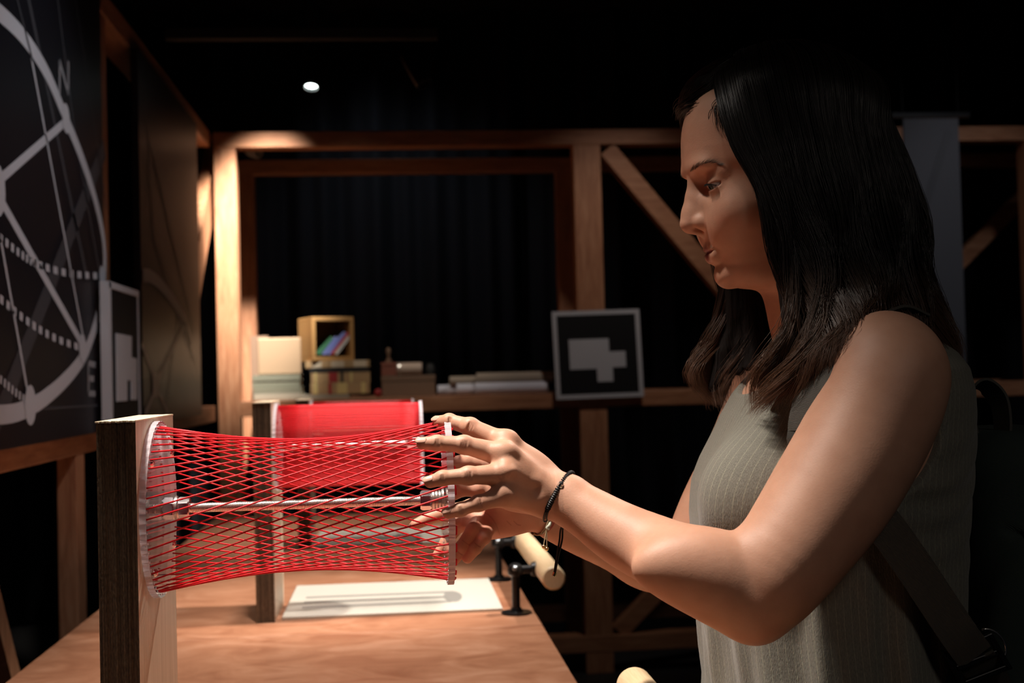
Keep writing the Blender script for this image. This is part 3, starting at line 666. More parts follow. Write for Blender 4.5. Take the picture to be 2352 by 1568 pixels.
def nets(A, lo, h):
    S = A < 0
    c = S[:-1,:-1,:-1].astype(np.int8)
    for (i,j,k) in ((1,0,0),(0,1,0),(0,0,1),(1,1,0),(1,0,1),(0,1,1),(1,1,1)):
        c = c+S[i:i+c.shape[0], j:j+c.shape[1], k:k+c.shape[2]]
    act = (c > 0) & (c < 8); idx = np.argwhere(act); N = len(idx)
    ids = np.full(act.shape, -1, np.int32); ids[act] = np.arange(N)
    cs = [(i,j,k) for i in (0,1) for j in (0,1) for k in (0,1)]
    vals = {q: A[idx[:,0]+q[0], idx[:,1]+q[1], idx[:,2]+q[2]] for q in cs}
    acc = np.zeros((N,3)); cnt = np.zeros(N)
    for q in cs:
        for d in range(3):
            if q[d]: continue
            w = list(q); w[d] = 1; w = tuple(w); a, b = vals[q], vals[w]; m_ = (a < 0) != (b < 0)
            t = np.where(m_, a/np.where(m_, a-b, 1), 0)
            p = np.tile(np.array(q, float), (N,1)); p[:,d] += t
            acc += p*m_[:,None]; cnt += m_
    V = lo+h*(idx+acc/cnt[:,None]); Fs = []
    for d in range(3):
        e = [(d+1)%3, (d+2)%3]
        sl0 = [slice(None)]*3; sl1 = [slice(None)]*3; sl0[d] = slice(0,-1); sl1[d] = slice(1,None)
        a, b = S[tuple(sl0)], S[tuple(sl1)]
        q = np.argwhere(a != b)
        ok = (q[:,e[0]] > 0) & (q[:,e[1]] > 0) & (q[:,e[0]] < A.shape[e[0]]-1) & (q[:,e[1]] < A.shape[e[1]]-1); q = q[ok]
        ins = a[tuple(q.T)]
        def gid(o0, o1):
            w = q.copy(); w[:,e[0]] -= o0; w[:,e[1]] -= o1; return ids[tuple(w.T)]
        f = np.stack([gid(1,1), gid(0,1), gid(0,0), gid(1,0)], 1)
        f[~ins] = f[~ins][:, ::-1]; Fs.append(f)
    return V, np.concatenate(Fs)
def to_mesh(name, V, Fq, mats_):
    me = bpy.data.meshes.new(name); me.vertices.add(len(V)); me.vertices.foreach_set('co', V.astype(f32).ravel())
    me.loops.add(Fq.size); me.loops.foreach_set('vertex_index', Fq.astype(np.int32).ravel())
    me.polygons.add(len(Fq)); me.polygons.foreach_set('loop_start', np.arange(0, Fq.size, 4, dtype=np.int32))
    me.polygons.foreach_set('loop_total', np.full(len(Fq), 4, np.int32)) if hasattr(me.polygons[0], 'loop_total') and False else None
    me.update(calc_edges=True); me.validate()
    me.polygons.foreach_set('use_smooth', np.ones(len(me.polygons), bool))
    for x in mats_: me.materials.append(MATS[x])
    return me
def sdf_mesh(prims, lo, hi, h): return nets(*evaluate(prims, lo, hi, h))
def compact(V, Fq):
    u, inv = np.unique(Fq, return_inverse=True); return V[u], inv.reshape(Fq.shape)
def color_attr(me, cols):
    a = me.color_attributes.new('Col', 'FLOAT_COLOR', 'POINT'); a.data.foreach_set('color', np.concatenate([cols, np.ones((len(cols),1))], 1).astype(f32).ravel())
YM = 1.30                                     # sagittal plane of the woman
# ---- torso rows: image y, front x, back x (outline), half width
def torso_rows(rows):
    out = []
    for (py, fx, bx_, b) in rows:
        c = W((fx+bx_)/2, py, YM); th = math.atan(((fx+bx_)/2-905)/F); hh = (bx_-fx)/2*YM/F*1.0
        a = math.sqrt(max(hh*hh-(b*math.sin(th))**2, .03**2))/math.cos(th); out.append((c.z, c.x, a, b))
    out.sort(); return np.array(out)
ROWS = [(790,1800,2150,.085),(815,1765,2180,.110),(850,1722,2203,.130),(900,1682,2214,.140),(950,1655,2216,.143),(1000,1633,2216,.145),(1050,1612,2213,.145),(1100,1597,2209,.145),(1180,1592,2203,.140),(1300,1598,2197,.138),
        (1410,1608,2192,.142),(1568,1624,2192,.152),(1750,1612,2205,.165),(1950,1640,2200,.17)]
TR = torso_rows(ROWS)
def loft(T, off, mode='u', k=.02, z0=None, z1=None, yc=YM, wrinkle=None, pw=2.35):
    zlo, zhi = T[0,0], T[-1,0]
    def fn(X, Y, Z):
        z = Z.ravel() if Z.ndim == 3 and Z.shape[0] == 1 else Z
        cx = np.interp(z, T[:,0], T[:,1]).astype(f32).reshape(Z.shape); a = np.interp(z, T[:,0], T[:,2]).astype(f32).reshape(Z.shape)+off; b = np.interp(z, T[:,0], T[:,3]).astype(f32).reshape(Z.shape)+off
        u, w = (X-cx)/a, (Y-yc)/b
        rr = (np.abs(u)**pw+np.abs(w)**pw)**(1/pw)
        d = (rr-1)*np.minimum(a, b)
        if wrinkle is not None: d = d+wrinkle(X, Y, Z, u, w)
        cap = np.maximum(zlo-Z, Z-zhi)
        return np.maximum(d, cap).astype(f32)
    lo = (T[:,1].min()-T[:,2].max()-.03, yc-T[:,3].max()-.03, zlo); hi = (T[:,1].max()+T[:,2].max()+.03, yc+T[:,3].max()+.03, zhi)
    return Prim(fn, lo, hi, mode, k)
# ---- skeleton points
NA = [(W(2050,864,1.145),.049),(W(2000,975,1.140),.0495),(W(1940,1085,1.128),.0485),(W(1878,1180,1.118),.0455),(W(1800,1290,1.105),.040),(W(1748,1375,1.10),.0305)]
NF = [(W(1738,1384,1.10),.0295),(W(1700,1365,1.105),.0325),(W(1640,1330,1.112),.0335),(W(1540,1280,1.135),.0300),(W(1430,1228,1.165),.0262),(W(1345,1174,1.185),.0212),(W(1288,1144,1.195),.0188)]
FA = [(W(1800,850,1.455),.047),(W(1712,1050,1.46),.043),(W(1640,1180,1.455),.038),(W(1590,1280,1.45),.031)]
FF = [(W(1585,1285,1.45),.031),(W(1500,1285,1.42),.033),(W(1425,1255,1.39),.0265),(W(1335,1222,1.35),.0215),(W(1245,1182,1.325),.0175)]
def two(P, k=.012):
    Q = catmull([np.array([*p, r]) for p, r in P], 4); return chain([q[:3] for q in Q], [q[3] for q in Q], k*.7)
body = []
TB2 = TR.copy(); TB2[:,2:] -= np.clip((W(1600,1180,YM).z-TB2[:,0])/.06, 0, 1)[:,None]*.009
body.append(loft(TB2, -.007, k=.02))
body += chain([W(1868,600,YM), W(1885,700,YM), W(1915,830,YM)], [.050,.050,.058], k=.02)
for sy, px, py in ((1.165,2040,800),(1.435,1905,800)):
    body.append(cone(W(1930,760,YM), W(px,py+25,sy), .034, .040, k=.03))
body.append(ell(W(2030,850,1.155), (.052,.045,.05), k=.02)); body.append(ell(W(1850,850,1.45), (.05,.045,.05), k=.02))
# bust under the cloth
for sy, px in ((1.225,1755),(1.37,1745)): body.append(ell(W(px,1150,sy), (.058,.052,.058), k=.03))
body += two(NA, .018); body += two(FA, .014)
body += two(NF, .010); body += two(FF, .012)
body.append(ell(W(1600,1300,1.100), (.055,.022,.026), k=.03))      # forearm muscle
body.append(ell(W(1733,1432,1.10), (.015,.015,.0125), k=.02))      # elbow point
# wrist widening
body.append(ell(W(1300,1122,1.193), (.014,.012,.011), k=.014))
# ---- near (left) hand
def P_(x, y, Y): return W(x, y, Y)
near = {
 'index':  ([(1258,1110,1.205),(1162,1022,1.206),(1080,980,1.215),(1032,967,1.228),(1008,968,1.238)], [.0130,.0122,.0082,.0068,.0058]),
 'middle': ([(1262,1125,1.195),(1160,1046,1.184),(1066,1021,1.182),(1004,1017,1.183),(970,1018,1.184)], [.0135,.0118,.0080,.0067,.0057]),
 'ring':   ([(1258,1140,1.192),(1170,1088,1.172),(1076,1092,1.163),(1016,1098,1.162),(988,1106,1.163)], [.0135,.0112,.0078,.0064,.0056]),
 'little': ([(1248,1155,1.195),(1168,1136,1.172),(1100,1155,1.161),(1058,1170,1.160),(1030,1178,1.161)], [.0130,.0104,.0068,.0058,.0051]),
 'thumb':  ([(1248,1115,1.215),(1190,1085,1.245),(1130,1062,1.268),(1078,1058,1.276),(1050,1062,1.280)], [.0135,.0125,.0092,.0080,.0068])}
far = {
 'index':  ([(1225,1168,1.330),(1085,1168,1.350),(1028,1176,1.366),(985,1190,1.368),(955,1204,1.364)], [.0125,.0105,.0078,.0066,.0056]),
 'middle': ([(1226,1172,1.328),(1082,1184,1.340),(1052,1203,1.338),(1025,1245,1.338),(1006,1274,1.336)], [.0125,.0100,.0074,.0064,.0055]),
 'ring':   ([(1224,1178,1.325),(1098,1200,1.322),(1087,1217,1.288),(1061,1256,1.286),(1042,1286,1.289)], [.0125,.0090,.0074,.0067,.0058]),
 'little': ([(1220,1182,1.322),(1124,1206,1.316),(1112,1233,1.284),(1092,1259,1.282),(1074,1281,1.285)], [.0120,.0085,.0068,.0061,.0054]),
 'thumb':  ([(1225,1168,1.318),(1150,1143,1.305),(1098,1122,1.300),(1062,1121,1.303),(1044,1133,1.307)], [.0130,.0120,.0088,.0080,.0066])}
NAILS = []
def hand(H, out, k0=.003):
    pr = []
    for nm, (pts, rad) in H.items():
        P = [P_(*p) for p in pts]
        pr.append(cone(P[0], P[1], rad[0], rad[1], k=.010))
        pr.append(cone(P[1], P[2], rad[1]*.93, rad[2]*.99, k=(.008 if nm != 'thumb' else .010) if k0 > .002 else .0035))
        pr.append(cone(P[2], P[3], rad[2]*.97, rad[3]*.98, k=k0)); pr.append(cone(P[3], P[4], rad[3], rad[4], k=k0))
        # joint swelling and fleshy pads
        pr.append(ell(P[2], (rad[2]*1.05,)*3, k=k0)); pr.append(ell(P[3], (rad[3]*1.02,)*3, k=k0*.8))
        d = (P[4]-P[3]).normalized()
        NAILS.append((P[4], d, rad[4], Vector(out), nm))
    return pr
hn = hand(near, (-.3,-.75,.65)); hf = hand(far, (0,1,.1), .0016)
# palms
hn.append(ell(P_(1205,1098,1.207), (.034,.013,.027), k=.012, rot=np.array([[.87,0,-.5],[0,1,0],[.5,0,.87]])))
hn.append(ell(P_(1190,1130,1.204), (.026,.012,.017), k=.012))
hf.append(ell(P_(1150,1183,1.330), (.038,.012,.021), k=.012, rot=np.array([[.92,0,.38],[0,1,0],[-.38,0,.92]])))
hf.append(ell(P_(1158,1203,1.322), (.024,.012,.010), k=.010)); hf.append(ell(P_(1172,1165,1.315), (.024,.013,.014), k=.010))
# knuckle bumps and tendon hollows on the back of the near hand
for (x, y, Y, r) in ((1162,1010,1.200,.0085),(1156,1040,1.176,.0085),(1172,1078,1.164,.0075),(1168,1130,1.164,.007)): hn.append(ell(P_(x,y,Y), (r*1.15,r*.8,r), k=.008))
hn.append(cone(P_(1186,1058,1.160), P_(1225,1085,1.170), .0025, .003, 's', .014)); hn.append(cone(P_(1190,1105,1.158), P_(1230,1125,1.170), .003, .003, 's', .012))
hn.append(cone(P_(1165,1072,1.172), P_(1225,1100,1.184), .0045, .0055, k=.008)); hn.append(cone(P_(1160,1040,1.180), P_(1230,1098,1.188), .0045, .0050, k=.008))
# finger creases at the PIP joints
for H, hh_, sy in ((near, hn, -1),):
    for nm, (pts, rad) in H.items():
        if nm == 'thumb': continue
        for j in (2, 3):
            p = P_(*pts[j]); d = (P_(*pts[j+1])-P_(*pts[j-1])).normalized(); r = rad[j]
            for off in ((-.0016, .0006, .0026) if j == 2 else (-.0008, .0012)):
                c = p+d*off+Vector((0,sy*r*1.10,0)); side = d.cross(Vector((0,1,0))).normalized()
                hh_.append(cone(c-side*r*.5, c+side*r*.5, .0006, .0006, 's', .0014))
body += hn+hf
# ---- head: profile swept round the face
prof = [(1640,197),(1596,229),(1573,258),(1563,285),(1559,310),(1559,345),(1561,372),(1566,392),(1580,412),(1588,432),(1594,470),(1600,505),(1608,532),(1613,548),(1618,565),(1629,582),(1638,600),(1645,612),(1646,624),(1651,637),(1662,649),(1677,656),(1705,661),(1745,659),
        (1800,640),(1850,610),(1890,560),(1940,470),(1975,380),(1985,300),(1960,245),(1920,192),(1850,165),(1770,160),(1700,172)]
prof = [(W(x+4, y, YM).x, W(x+4, y, YM).z) for x, y in prof]
# smooth the closed polygon once, then tabulate its distance field
pp = [np.array([x, 0, z]) for x, z in prof]; pp = catmull(pp+[pp[0]], 4)[:-1]; PG = np.array([[p[0], p[2]] for p in pp])
gx0, gz0, gh = PG[:,0].min()-.08, PG[:,1].min()-.05, .0012
gx = np.arange(gx0, PG[:,0].max()+.06, gh); gz = np.arange(gz0, PG[:,1].max()+.05, gh)
GX, GZ = np.meshgrid(gx, gz, indexing='ij'); D2 = np.full(GX.shape, 1e9); ins = np.zeros(GX.shape, bool)
for i in range(len(PG)):
    a, b = PG[i], PG[(i+1) % len(PG)]; e = b-a
    t = np.clip(((GX-a[0])*e[0]+(GZ-a[1])*e[1])/(e@e), 0, 1); D2 = np.minimum(D2, (GX-a[0]-t*e[0])**2+(GZ-a[1]-t*e[1])**2)
    c = ((a[1] <= GZ) != (b[1] <= GZ)); ins ^= c & (GX < a[0]+(GZ-a[1])/(e[1] if abs(e[1]) > 1e-12 else 1e-12)*e[0])
G2 = (np.sqrt(D2)*np.where(ins, -1, 1)).astype(f32)
def zimg(y): return W(1650, y, YM).z
wz = np.array(sorted([(zimg(y), w, d) for y, w, d in ((680,.036,.050),(655,.041,.055),(625,.0475,.062),(590,.055,.068),(540,.062,.074),(480,.068,.080),(420,.071,.084),(350,.074,.088),(250,.068,.095),(150,.055,.10),(110,.05,.10))]))
def head_fn(X, Y, Z):
    Wd = np.interp(Z.ravel(), wz[:,0], wz[:,1]).astype(f32).reshape(Z.shape); Dd = np.interp(Z.ravel(), wz[:,0], wz[:,2]).astype(f32).reshape(Z.shape)
    q = np.clip(np.abs(Y-YM)/Wd, 0, 1.35); s = Dd*(1-np.sqrt(np.maximum(1-np.minimum(q, .995)**2.2, 0)))+np.maximum(q-.995, 0)*.3
    xx = X-s; zz_ = np.broadcast_to(Z, xx.shape)
    i = np.clip((xx-gx0)/gh, 0, len(gx)-1.01); j = np.clip((zz_-gz0)/gh, 0, len(gz)-1.01)
    i0 = i.astype(int); j0 = j.astype(int); fi = i-i0; fj = j-j0
    return ((G2[i0,j0]*(1-fi)*(1-fj)+G2[i0+1,j0]*fi*(1-fj)+G2[i0,j0+1]*(1-fi)*fj+G2[i0+1,j0+1]*fi*fj)*.8).astype(f32)
hd = []
hx0 = W(1559,300,YM).x
hd.append(Prim(head_fn, (hx0-.02, YM-.078, zimg(690)), (hx0+.21, YM+.078, zimg(105)), 'u', .012))
hd.append(ell((hx0+.094, YM, zimg(360)), (.101, .079, .170), 'i', .02))
hd[-1].lo = np.array((hx0-.5, YM-.5, 0)); hd[-1].hi = np.array((hx0+.5, YM+.5, 3))
def both(px, py, w, fn):                       # same feature on both sides, placed from the near side
    p = W(px, py, YM-w); q = Vector((p.x, YM+w, p.z)); fn(p); fn(q)
# cheeks, jaw, brow
both(1712, 482, .047, lambda p: hd.append(ell(p, (.020,.012,.015), k=.028)))
both(1672, 515, .028, lambda p: hd.append(ell(p, (.014,.012,.017), k=.018)))
hd.append(ell(W(1668,634,YM), (.010,.014,.011), k=.012))
both(1612, 384, .024, lambda p: hd.append(ell(p, (.006,.014,.005), k=.014)))
# nose
hd += chain([W(1596,424,YM), W(1592,455,YM), W(1585,488,YM), W(1580.5,514,YM)], [.0062,.0060,.0068,.0084], k=.008)
hd.append(cone(W(1608,440,YM), W(1606,505,YM), .0085, .0125, k=.010))
hd.append(cone(W(1586,521,YM), W(1613,530,YM), .0052, .0042, k=.005))
both(1617, 510, .0128, lambda p: hd.append(ell(p, (.0098,.0058,.0072), k=.005)))
both(1606, 528, .0075, lambda p: hd.append(ell(p, (.0052,.0026,.0034), 's', .003)))
# eye sockets, lids and opening
both(1622, 420, .0290, lambda p: hd.append(ell(p, (.0115,.0155,.0095), 's', .014)))
EYE_N = W(1653, 421, YM-.0315); EYE_F = Vector((EYE_N.x, YM+.0315, EYE_N.z))
for sgn, e in ((-1, EYE_N), (1, EYE_F)):
    hd.append(ell(e, (.0132,.0140,.0128), k=.006))
    hd.append(cone(e+Vector((-.0080,-sgn*.008,.0125)), e+Vector((.0010,sgn*.014,.0105)), .0030, .0030, k=.010))      # fold above the lid
    g = Vector((-.86, sgn*.40, -.34)).normalized()
    lat = Vector((0,1,0)); lat = (lat-g*lat.dot(g)).normalized(); upv = g.cross(lat); upv = upv if upv.z > 0 else -upv
    hd.append(ell(e+g*.0125+lat*sgn*.001, (.0080,.0138,.0030), 's', .0012, rot=np.array([list(g), list(lat), list(upv)])))
# mouth
def lipline(c0, c1, c2, r, mode, k):
    for s in (-1, 1):
        q = [Vector((p.x, YM+s*abs(p.y-YM), p.z)) for p in (c0, c1, c2)]
        hd.extend(chain(q, r, k, mode))
lipline(W(1634,571,YM), W(1640,569,YM-.010), W(1664,565,YM-.0225), [.0054,.0050,.0020], 'u', .004)
lipline(W(1638,591,YM), W(1644,588,YM-.010), W(1664,570,YM-.0215), [.0054,.0042,.0014], 'u', .006)
lipline(W(1624,579.5,YM), W(1633,577,YM-.0115), W(1667,563,YM-.0245), [.0009,.0008,.0004], 's', .0026)
# forehead hairline is hidden by hair; ear
both(1840, 440, .073, lambda p: hd.append(ell(p, (.017,.006,.028), k=.006)))
body = hd+body
# ---- mesh it in three resolutions that share one field
wx_near = W(1285,1140,1.195).x
HB = ((W(955,1000,1.2).x-.012, 1.135, W(1000,1300,1.35).z-.01), (wx_near, 1.395, W(1000,945,1.24).z+.012))
FB = ((hx0-.02, YM-.09, zimg(700)), (hx0+.215, YM+.09, zimg(100)))
HH, FHs, BH = .00075, .0010, .0026
# snap boxes
Vh, Fh = sdf_mesh(body[len(hd):], HB[0], HB[1], HH)
Vf, Ff = sdf_mesh(body, FB[0], FB[1], FHs)
lo = (HB[1][0]-.012, 1.04, .90); hi = (.66, 1.54, zimg(640))
Vb, Fb = sdf_mesh(body, lo, hi, BH)
cb = Vb[Fb].mean(1)
def inbox(c, lo, hi, m_): return np.all((c > np.array(lo)+m_) & (c < np.array(hi)-m_), 1)
keep = ~(inbox(cb, FB[0], FB[1], .003)) & ~((cb[:,0] < wx_near-.002) & (cb[:,1] < 1.40))
Vb, Fb = compact(Vb, Fb[keep])
V = np.concatenate([Vh, Vf, Vb]); Fq = np.concatenate([Fh, Ff+len(Vh), Fb+len(Vh)+len(Vf)])
me = to_mesh('body', V, Fq, ['skin'])
# skin colour: lips, knuckles, brows area, nose and fingertips a little redder
base = np.array([.56,.305,.205]); C = np.tile(base, (len(V),1))
def tint(center, r, col, amt, scale=(1,1,1)):
    global C
    d = np.sqrt((((V-np.array(center))/np.array(scale))**2).sum(1))/r; w = np.clip(1.4*(1-d), 0, 1)[:,None]*amt; C = C*(1-w)+np.array(col)*w
LIP = (.30,.085,.085)
for s in (-1, 1):
    for i in range(9):
        t = i/8; q_ = W(1630+8*t,592-24*t,YM-s*0); q_.y = YM+s*.0215*t; q_.x += .012*t*t; tint(q_, .0078*(1-.6*t), LIP, .55, (1.6,.9,1)); a = W(1630,577,YM); b = W(1664,565,YM-.0215); p = np.array([a.x+(b.x-a.x)*t**1.5, YM+s*.0215*t, a.z+(b.z-a.z)*t-.0008])
        tint(p, .0088*(1-.72*t), LIP, .75, (1.4,.8,1))
for k_, H in (('n', near), ('f', far)):
    for nm, (pts, rad) in H.items():
        tint(P_(*pts[4]), rad[4]*2.4, (.66,.27,.20), .45); tint(P_(*pts[2]), rad[2]*1.8, (.62,.30,.22), .35)
tint(P_(1140,1200,1.32), .05, (.68,.30,.24), .5)
tint(W(1580,514,YM), .014, (.60,.28,.20), .4); both(1690,500,.05, lambda p: tint(p, .03, (.62,.31,.22), .2)); tint(W(1735,1435,1.09), .03, (.58,.27,.19), .5)
from mathutils.bvhtree import BVHTree
BVH_ = BVHTree.FromPolygons([tuple(v) for v in Vh], [tuple(map(int, f)) for f in Fh])
def crease(pts, w=.0011, amt=.55, col=(.36,.14,.10)):
    for q in catmull([np.array([x, y, 0.]) for x, y in pts], 14):
        h_ = BVH_.ray_cast(Vector(CAM), Vector(ray(q[0], q[1])).normalized())
        if h_[0] is not None: tint(h_[0], w, col, amt*.5)
crease([(1102,1172),(1122,1182),(1138,1202),(1148,1228)]); crease([(1078,1186),(1095,1192),(1108,1204)]); crease([(1180,1196),(1188,1204),(1196,1206)], .0009); crease([(1164,1196),(1174,1206)], .0009)
for a_, b_ in (((1062,1240),(1080,1252)), ((1090,1246),(1104,1256)), ((1047,1262),(1062,1274))): crease([a_, ((a_[0]+b_[0])/2+1, (a_[1]+b_[1])/2+2), b_], .0009)
for cx_, cy_ in ((1063,1018),(1078,978),(1073,1090)):
    for dx in (-6, -1, 5): crease([(cx_+dx-1, cy_-9), (cx_+dx+2, cy_), (cx_+dx-1, cy_+9)], .0008, .35, (.42,.20,.13))
for cx_, cy_ in ((1002,1014),(1014,1096),(1030,963)):
    for dx in (-1, 4): crease([(cx_+dx, cy_-7), (cx_+dx+1, cy_+6)], .0008, .3, (.42,.20,.13))
color_attr(me, C)
foot = W(1900, 1000, YM)
wo = root('person', (foot.x, YM, 0), 'dark-haired person in an olive sleeveless top, leaning arms forward to grip the near string exhibit', 'person')
link('body', me, wo)
# nails
for (p, d, r, out, nm) in NAILS:
    out = (out-d*out.dot(d)).normalized(); side = d.cross(out); vs = []; fs = []
    if nm == 'thumb' : continue
    nu, nv = 7, 7
    for i in range(nv):
        t = i/(nv-1); 
        for j in range(nu):
            s = -1+2*j/(nu-1); wd_ = math.sqrt(max(1-max(abs(t*2-1)-.45, 0)**2/.31, .05)); an = s*.60*wd_
            rr = r*(1.01+.03*(1-t)) + .0001
            vs.append(p+d*((t-.62)*r*1.9+r*.42)+(out*math.cos(an)+side*math.sin(an))*(rr-.0014*max(t-.72,0)*3))
    for i in range(nv-1):
        for j in range(nu-1): a = i*nu+j; fs.append([a, a+1, a+nu+1, a+nu])
    o = link('fingernail', mesh(vs, fs, 'nail'), wo, True); o.modifiers.new('s', 'SOLIDIFY').thickness = .0005
# eyes
for e, sgn in ((EYE_N, -1), (EYE_F, 1)):
    g = Vector((-.88, sgn*.12-.0, -.44)).normalized(); mb = MB()
    pr = [(-.0118+.0236*i/24, 0) for i in range(25)]; pr = [(t, math.sqrt(max(.0118**2-t*t, 1e-9))) for t, _ in pr]
    eo = mb.lathe(e, g, pr, 32, cap=False).build('eyeball', 'eye_white', wo, smooth=True)
    MB().lathe(e, g, [(.0104+.0016*(1-(r_/.0060)**2), r_) for r_ in (.0060,.005,.004,.003,.002,.0005)], 28, cap=False).build('iris', 'iris', eo, smooth=True)
    MB().lathe(e, g, [(.0119,.0024),(.01215,.0015),(.0122,.0002)], 20, cap=False).build('pupil', 'pupil', eo, smooth=True)
# ------------------------------------------------------------------ surface lookup on the head
from mathutils.bvhtree import BVHTree
BV = BVHTree.FromPolygons([tuple(v) for v in Vf], [tuple(map(int, f)) for f in Ff])
BVB = BVHTree.FromPolygons([tuple(v) for v in Vb], [tuple(map(int, f)) for f in Fb])
def hit(px, py, bv=BV, lift=0):
    d = Vector(ray(px, py)).normalized(); r = bv.ray_cast(Vector(CAM), d)
    if r[0] is None: return None
    n = r[1] if r[1].dot(d) < 0 else -r[1]
    return r[0]+n*lift, n
def mirror(p): return Vector((p.x, 2*YM-p.y, p.z))
# eyebrows: fine hairs lying along the brow
mb = MB(); rnd = random.Random(3)
path = catmull([np.array(p, float) for p in ((1586,393),(1600,383),(1618,375),(1638,372),(1657,379))], 40)
for side in (0, 1):
    for i in range(115):
        t = rnd.random(); c = path[int(t*(len(path)-1))]; wv = 5.0*(1-.55*t)*(.5+.5*min(1, t*6)); off = rnd.uniform(-wv, wv)
        a = hit(c[0]+rnd.uniform(-2,2), c[1]+off, lift=.0002); ang = -.35-.9*(1-t)*.8+.9*max(0,t-.6)+rnd.uniform(-.2,.2); L = rnd.uniform(9,15)
        b = hit(c[0]+math.cos(ang)*L, c[1]+off+math.sin(ang)*L, lift=.0008)
        if not a or not b: continue
        P = [a[0], (a[0]+b[0])/2+a[1]*.0004, b[0]]
        if side: P = [mirror(p) for p in P]
        mb.tube(P, [.00013,.00011,.00004], 3, cap=False)
o = mb.build('eyebrows', 'brow_hair', wo); o['kind'] = 'stuff'
# lashes along the upper lid edge of both eyes
mb = MB()
for side in (0, 1):
    for i in range(46):
        t = i/45; g = Vector((-.90+.45*t, -.05-.85*t, .02-.08*abs(t-.5)-.22*t)).normalized(); a = EYE_N+g*.0133; b = a+(g+Vector((-.25,-.25,-.75))).normalized()*.0062*(1 if t > .15 else .6); P = [a, (a+b)/2+g*.0007, b]
        if side: P = [mirror(p) for p in P]
        mb.tube(P, [.00014,.0001,.00003], 3, cap=False)
o = mb.build('eyelashes', 'lash', wo); o['kind'] = 'stuff'
# ------------------------------------------------------------------ sleeveless top
HOLE_N = (W(2030,930,1.15), (.066,.060,.083)); HOLE_C = Vector((HOLE_N[0].x, 1.115, HOLE_N[0].z)); HOLE_F = Vector((HOLE_C.x-.004, 2*YM-1.115, HOLE_C.z))
HR = (.070,.106,.093); NC = W(1832,800,YM); NR = (.085,.086,.062)
zb = W(1600,1150,YM).z
def wr(X, Y, Z, u, w):
    ang = np.arctan2(w, -u); g = np.clip((zb-Z)/.16, 0, 1)
    f = np.sin(ang*11+.7*np.sin(Z*23))*.0036+np.sin(ang*19+1.3+.5*np.sin(Z*31))*.0022+np.sin(ang*31+2)*.0010
    h = np.clip(1-np.abs(Z-zb)/.10, 0, 1)
    return (f*g+h*.0012*np.sin((Z*1.0+np.abs(Y-YM)*.9+X*.3)*170)*np.clip((np.abs(ang)-.5), 0, 1)).astype(f32)
top = [loft(TR, .001, wrinkle=wr)]
for sy, px, py in ((1.165,2040,800),(1.435,1905,800)): top.append(cone(W(1930,760,YM), W(px,py+25,sy), .037, .0435, k=.03))
for sy, px in ((1.225,1752),(1.37,1742)): top.append(ell(W(px,1150,sy), (.061,.056,.062), k=.035))
top += [ell(HOLE_C, HR, 's', .003), ell(HOLE_F, HR, 's', .003), ell(NC, NR, 's', .003)]
Vt, Ft = sdf_mesh(top, (.25, 1.06, W(1600,1930,YM).z-.01), (.66, 1.54, 1.36), .0026)
me = to_mesh('sleeveless_top', Vt, Ft, ['tank_cloth'])
cx_ = np.interp(Vt[:,2], TR[:,0], TR[:,1]); a_ = np.interp(Vt[:,2], TR[:,0], TR[:,2]); b_ = np.interp(Vt[:,2], TR[:,0], TR[:,3])
ang = np.arctan2((Vt[:,1]-YM)/b_, -(Vt[:,0]-cx_)/a_)
at = me.attributes.new('su', 'FLOAT', 'POINT'); at.data.foreach_set('value', ((ang+4)*.135).astype(f32))
def holed(c, r): return np.sqrt((((Vt-np.array(c))/np.array(r))**2).sum(1))
hd_ = np.minimum(np.minimum((holed(HOLE_C, HR)-1)*.08, (holed(HOLE_F, HR)-1)*.08), (holed(NC, NR)-1)*.07)
at = me.attributes.new('trim', 'FLOAT', 'POINT'); at.data.foreach_set('value', hd_.astype(f32))
link('sleeveless_top', me, wo)
# rolled edge following armholes and neckline, laid on the cloth surface
BVT = BVHTree.FromPolygons([tuple(v) for v in Vt], [tuple(map(int, f)) for f in Ft])
for (c, r, s) in ((HOLE_C, HR, -1), (HOLE_F, HR, 1)):
    pts = []
    for k in range(73):
        a = 2*math.pi*k/72; q = Vector((c.x+math.cos(a)*r[0]*.93, YM+s*.30, c.z+math.sin(a)*r[2]*.93))
        # widen until the ray meets cloth
        for e in [i*.01 for i in range(40)]:
            q = Vector((c.x+math.cos(a)*r[0]*(.80+e), YM+s*.30, c.z+math.sin(a)*r[2]*(.80+e))); hh = BVT.ray_cast(q, Vector((0,-s,0)))
            if hh[0] is not None and abs(hh[0].y-YM) > .085: pts.append(hh[0]+Vector((0, s*.001, 0))); break
    if len(pts) > 10:
        pts = [np.array(p) for p in pts]; n_ = len(pts)
        sm = [sum(pts[(i+j) % n_] for j in (-2,-1,0,1,2))/5 for i in range(n_)]
        MB().tube([Vector(p) for p in sm+[sm[0]]], .0022, 6, cap=False).build('armhole_edge', 'tank_cloth', wo, smooth=True)
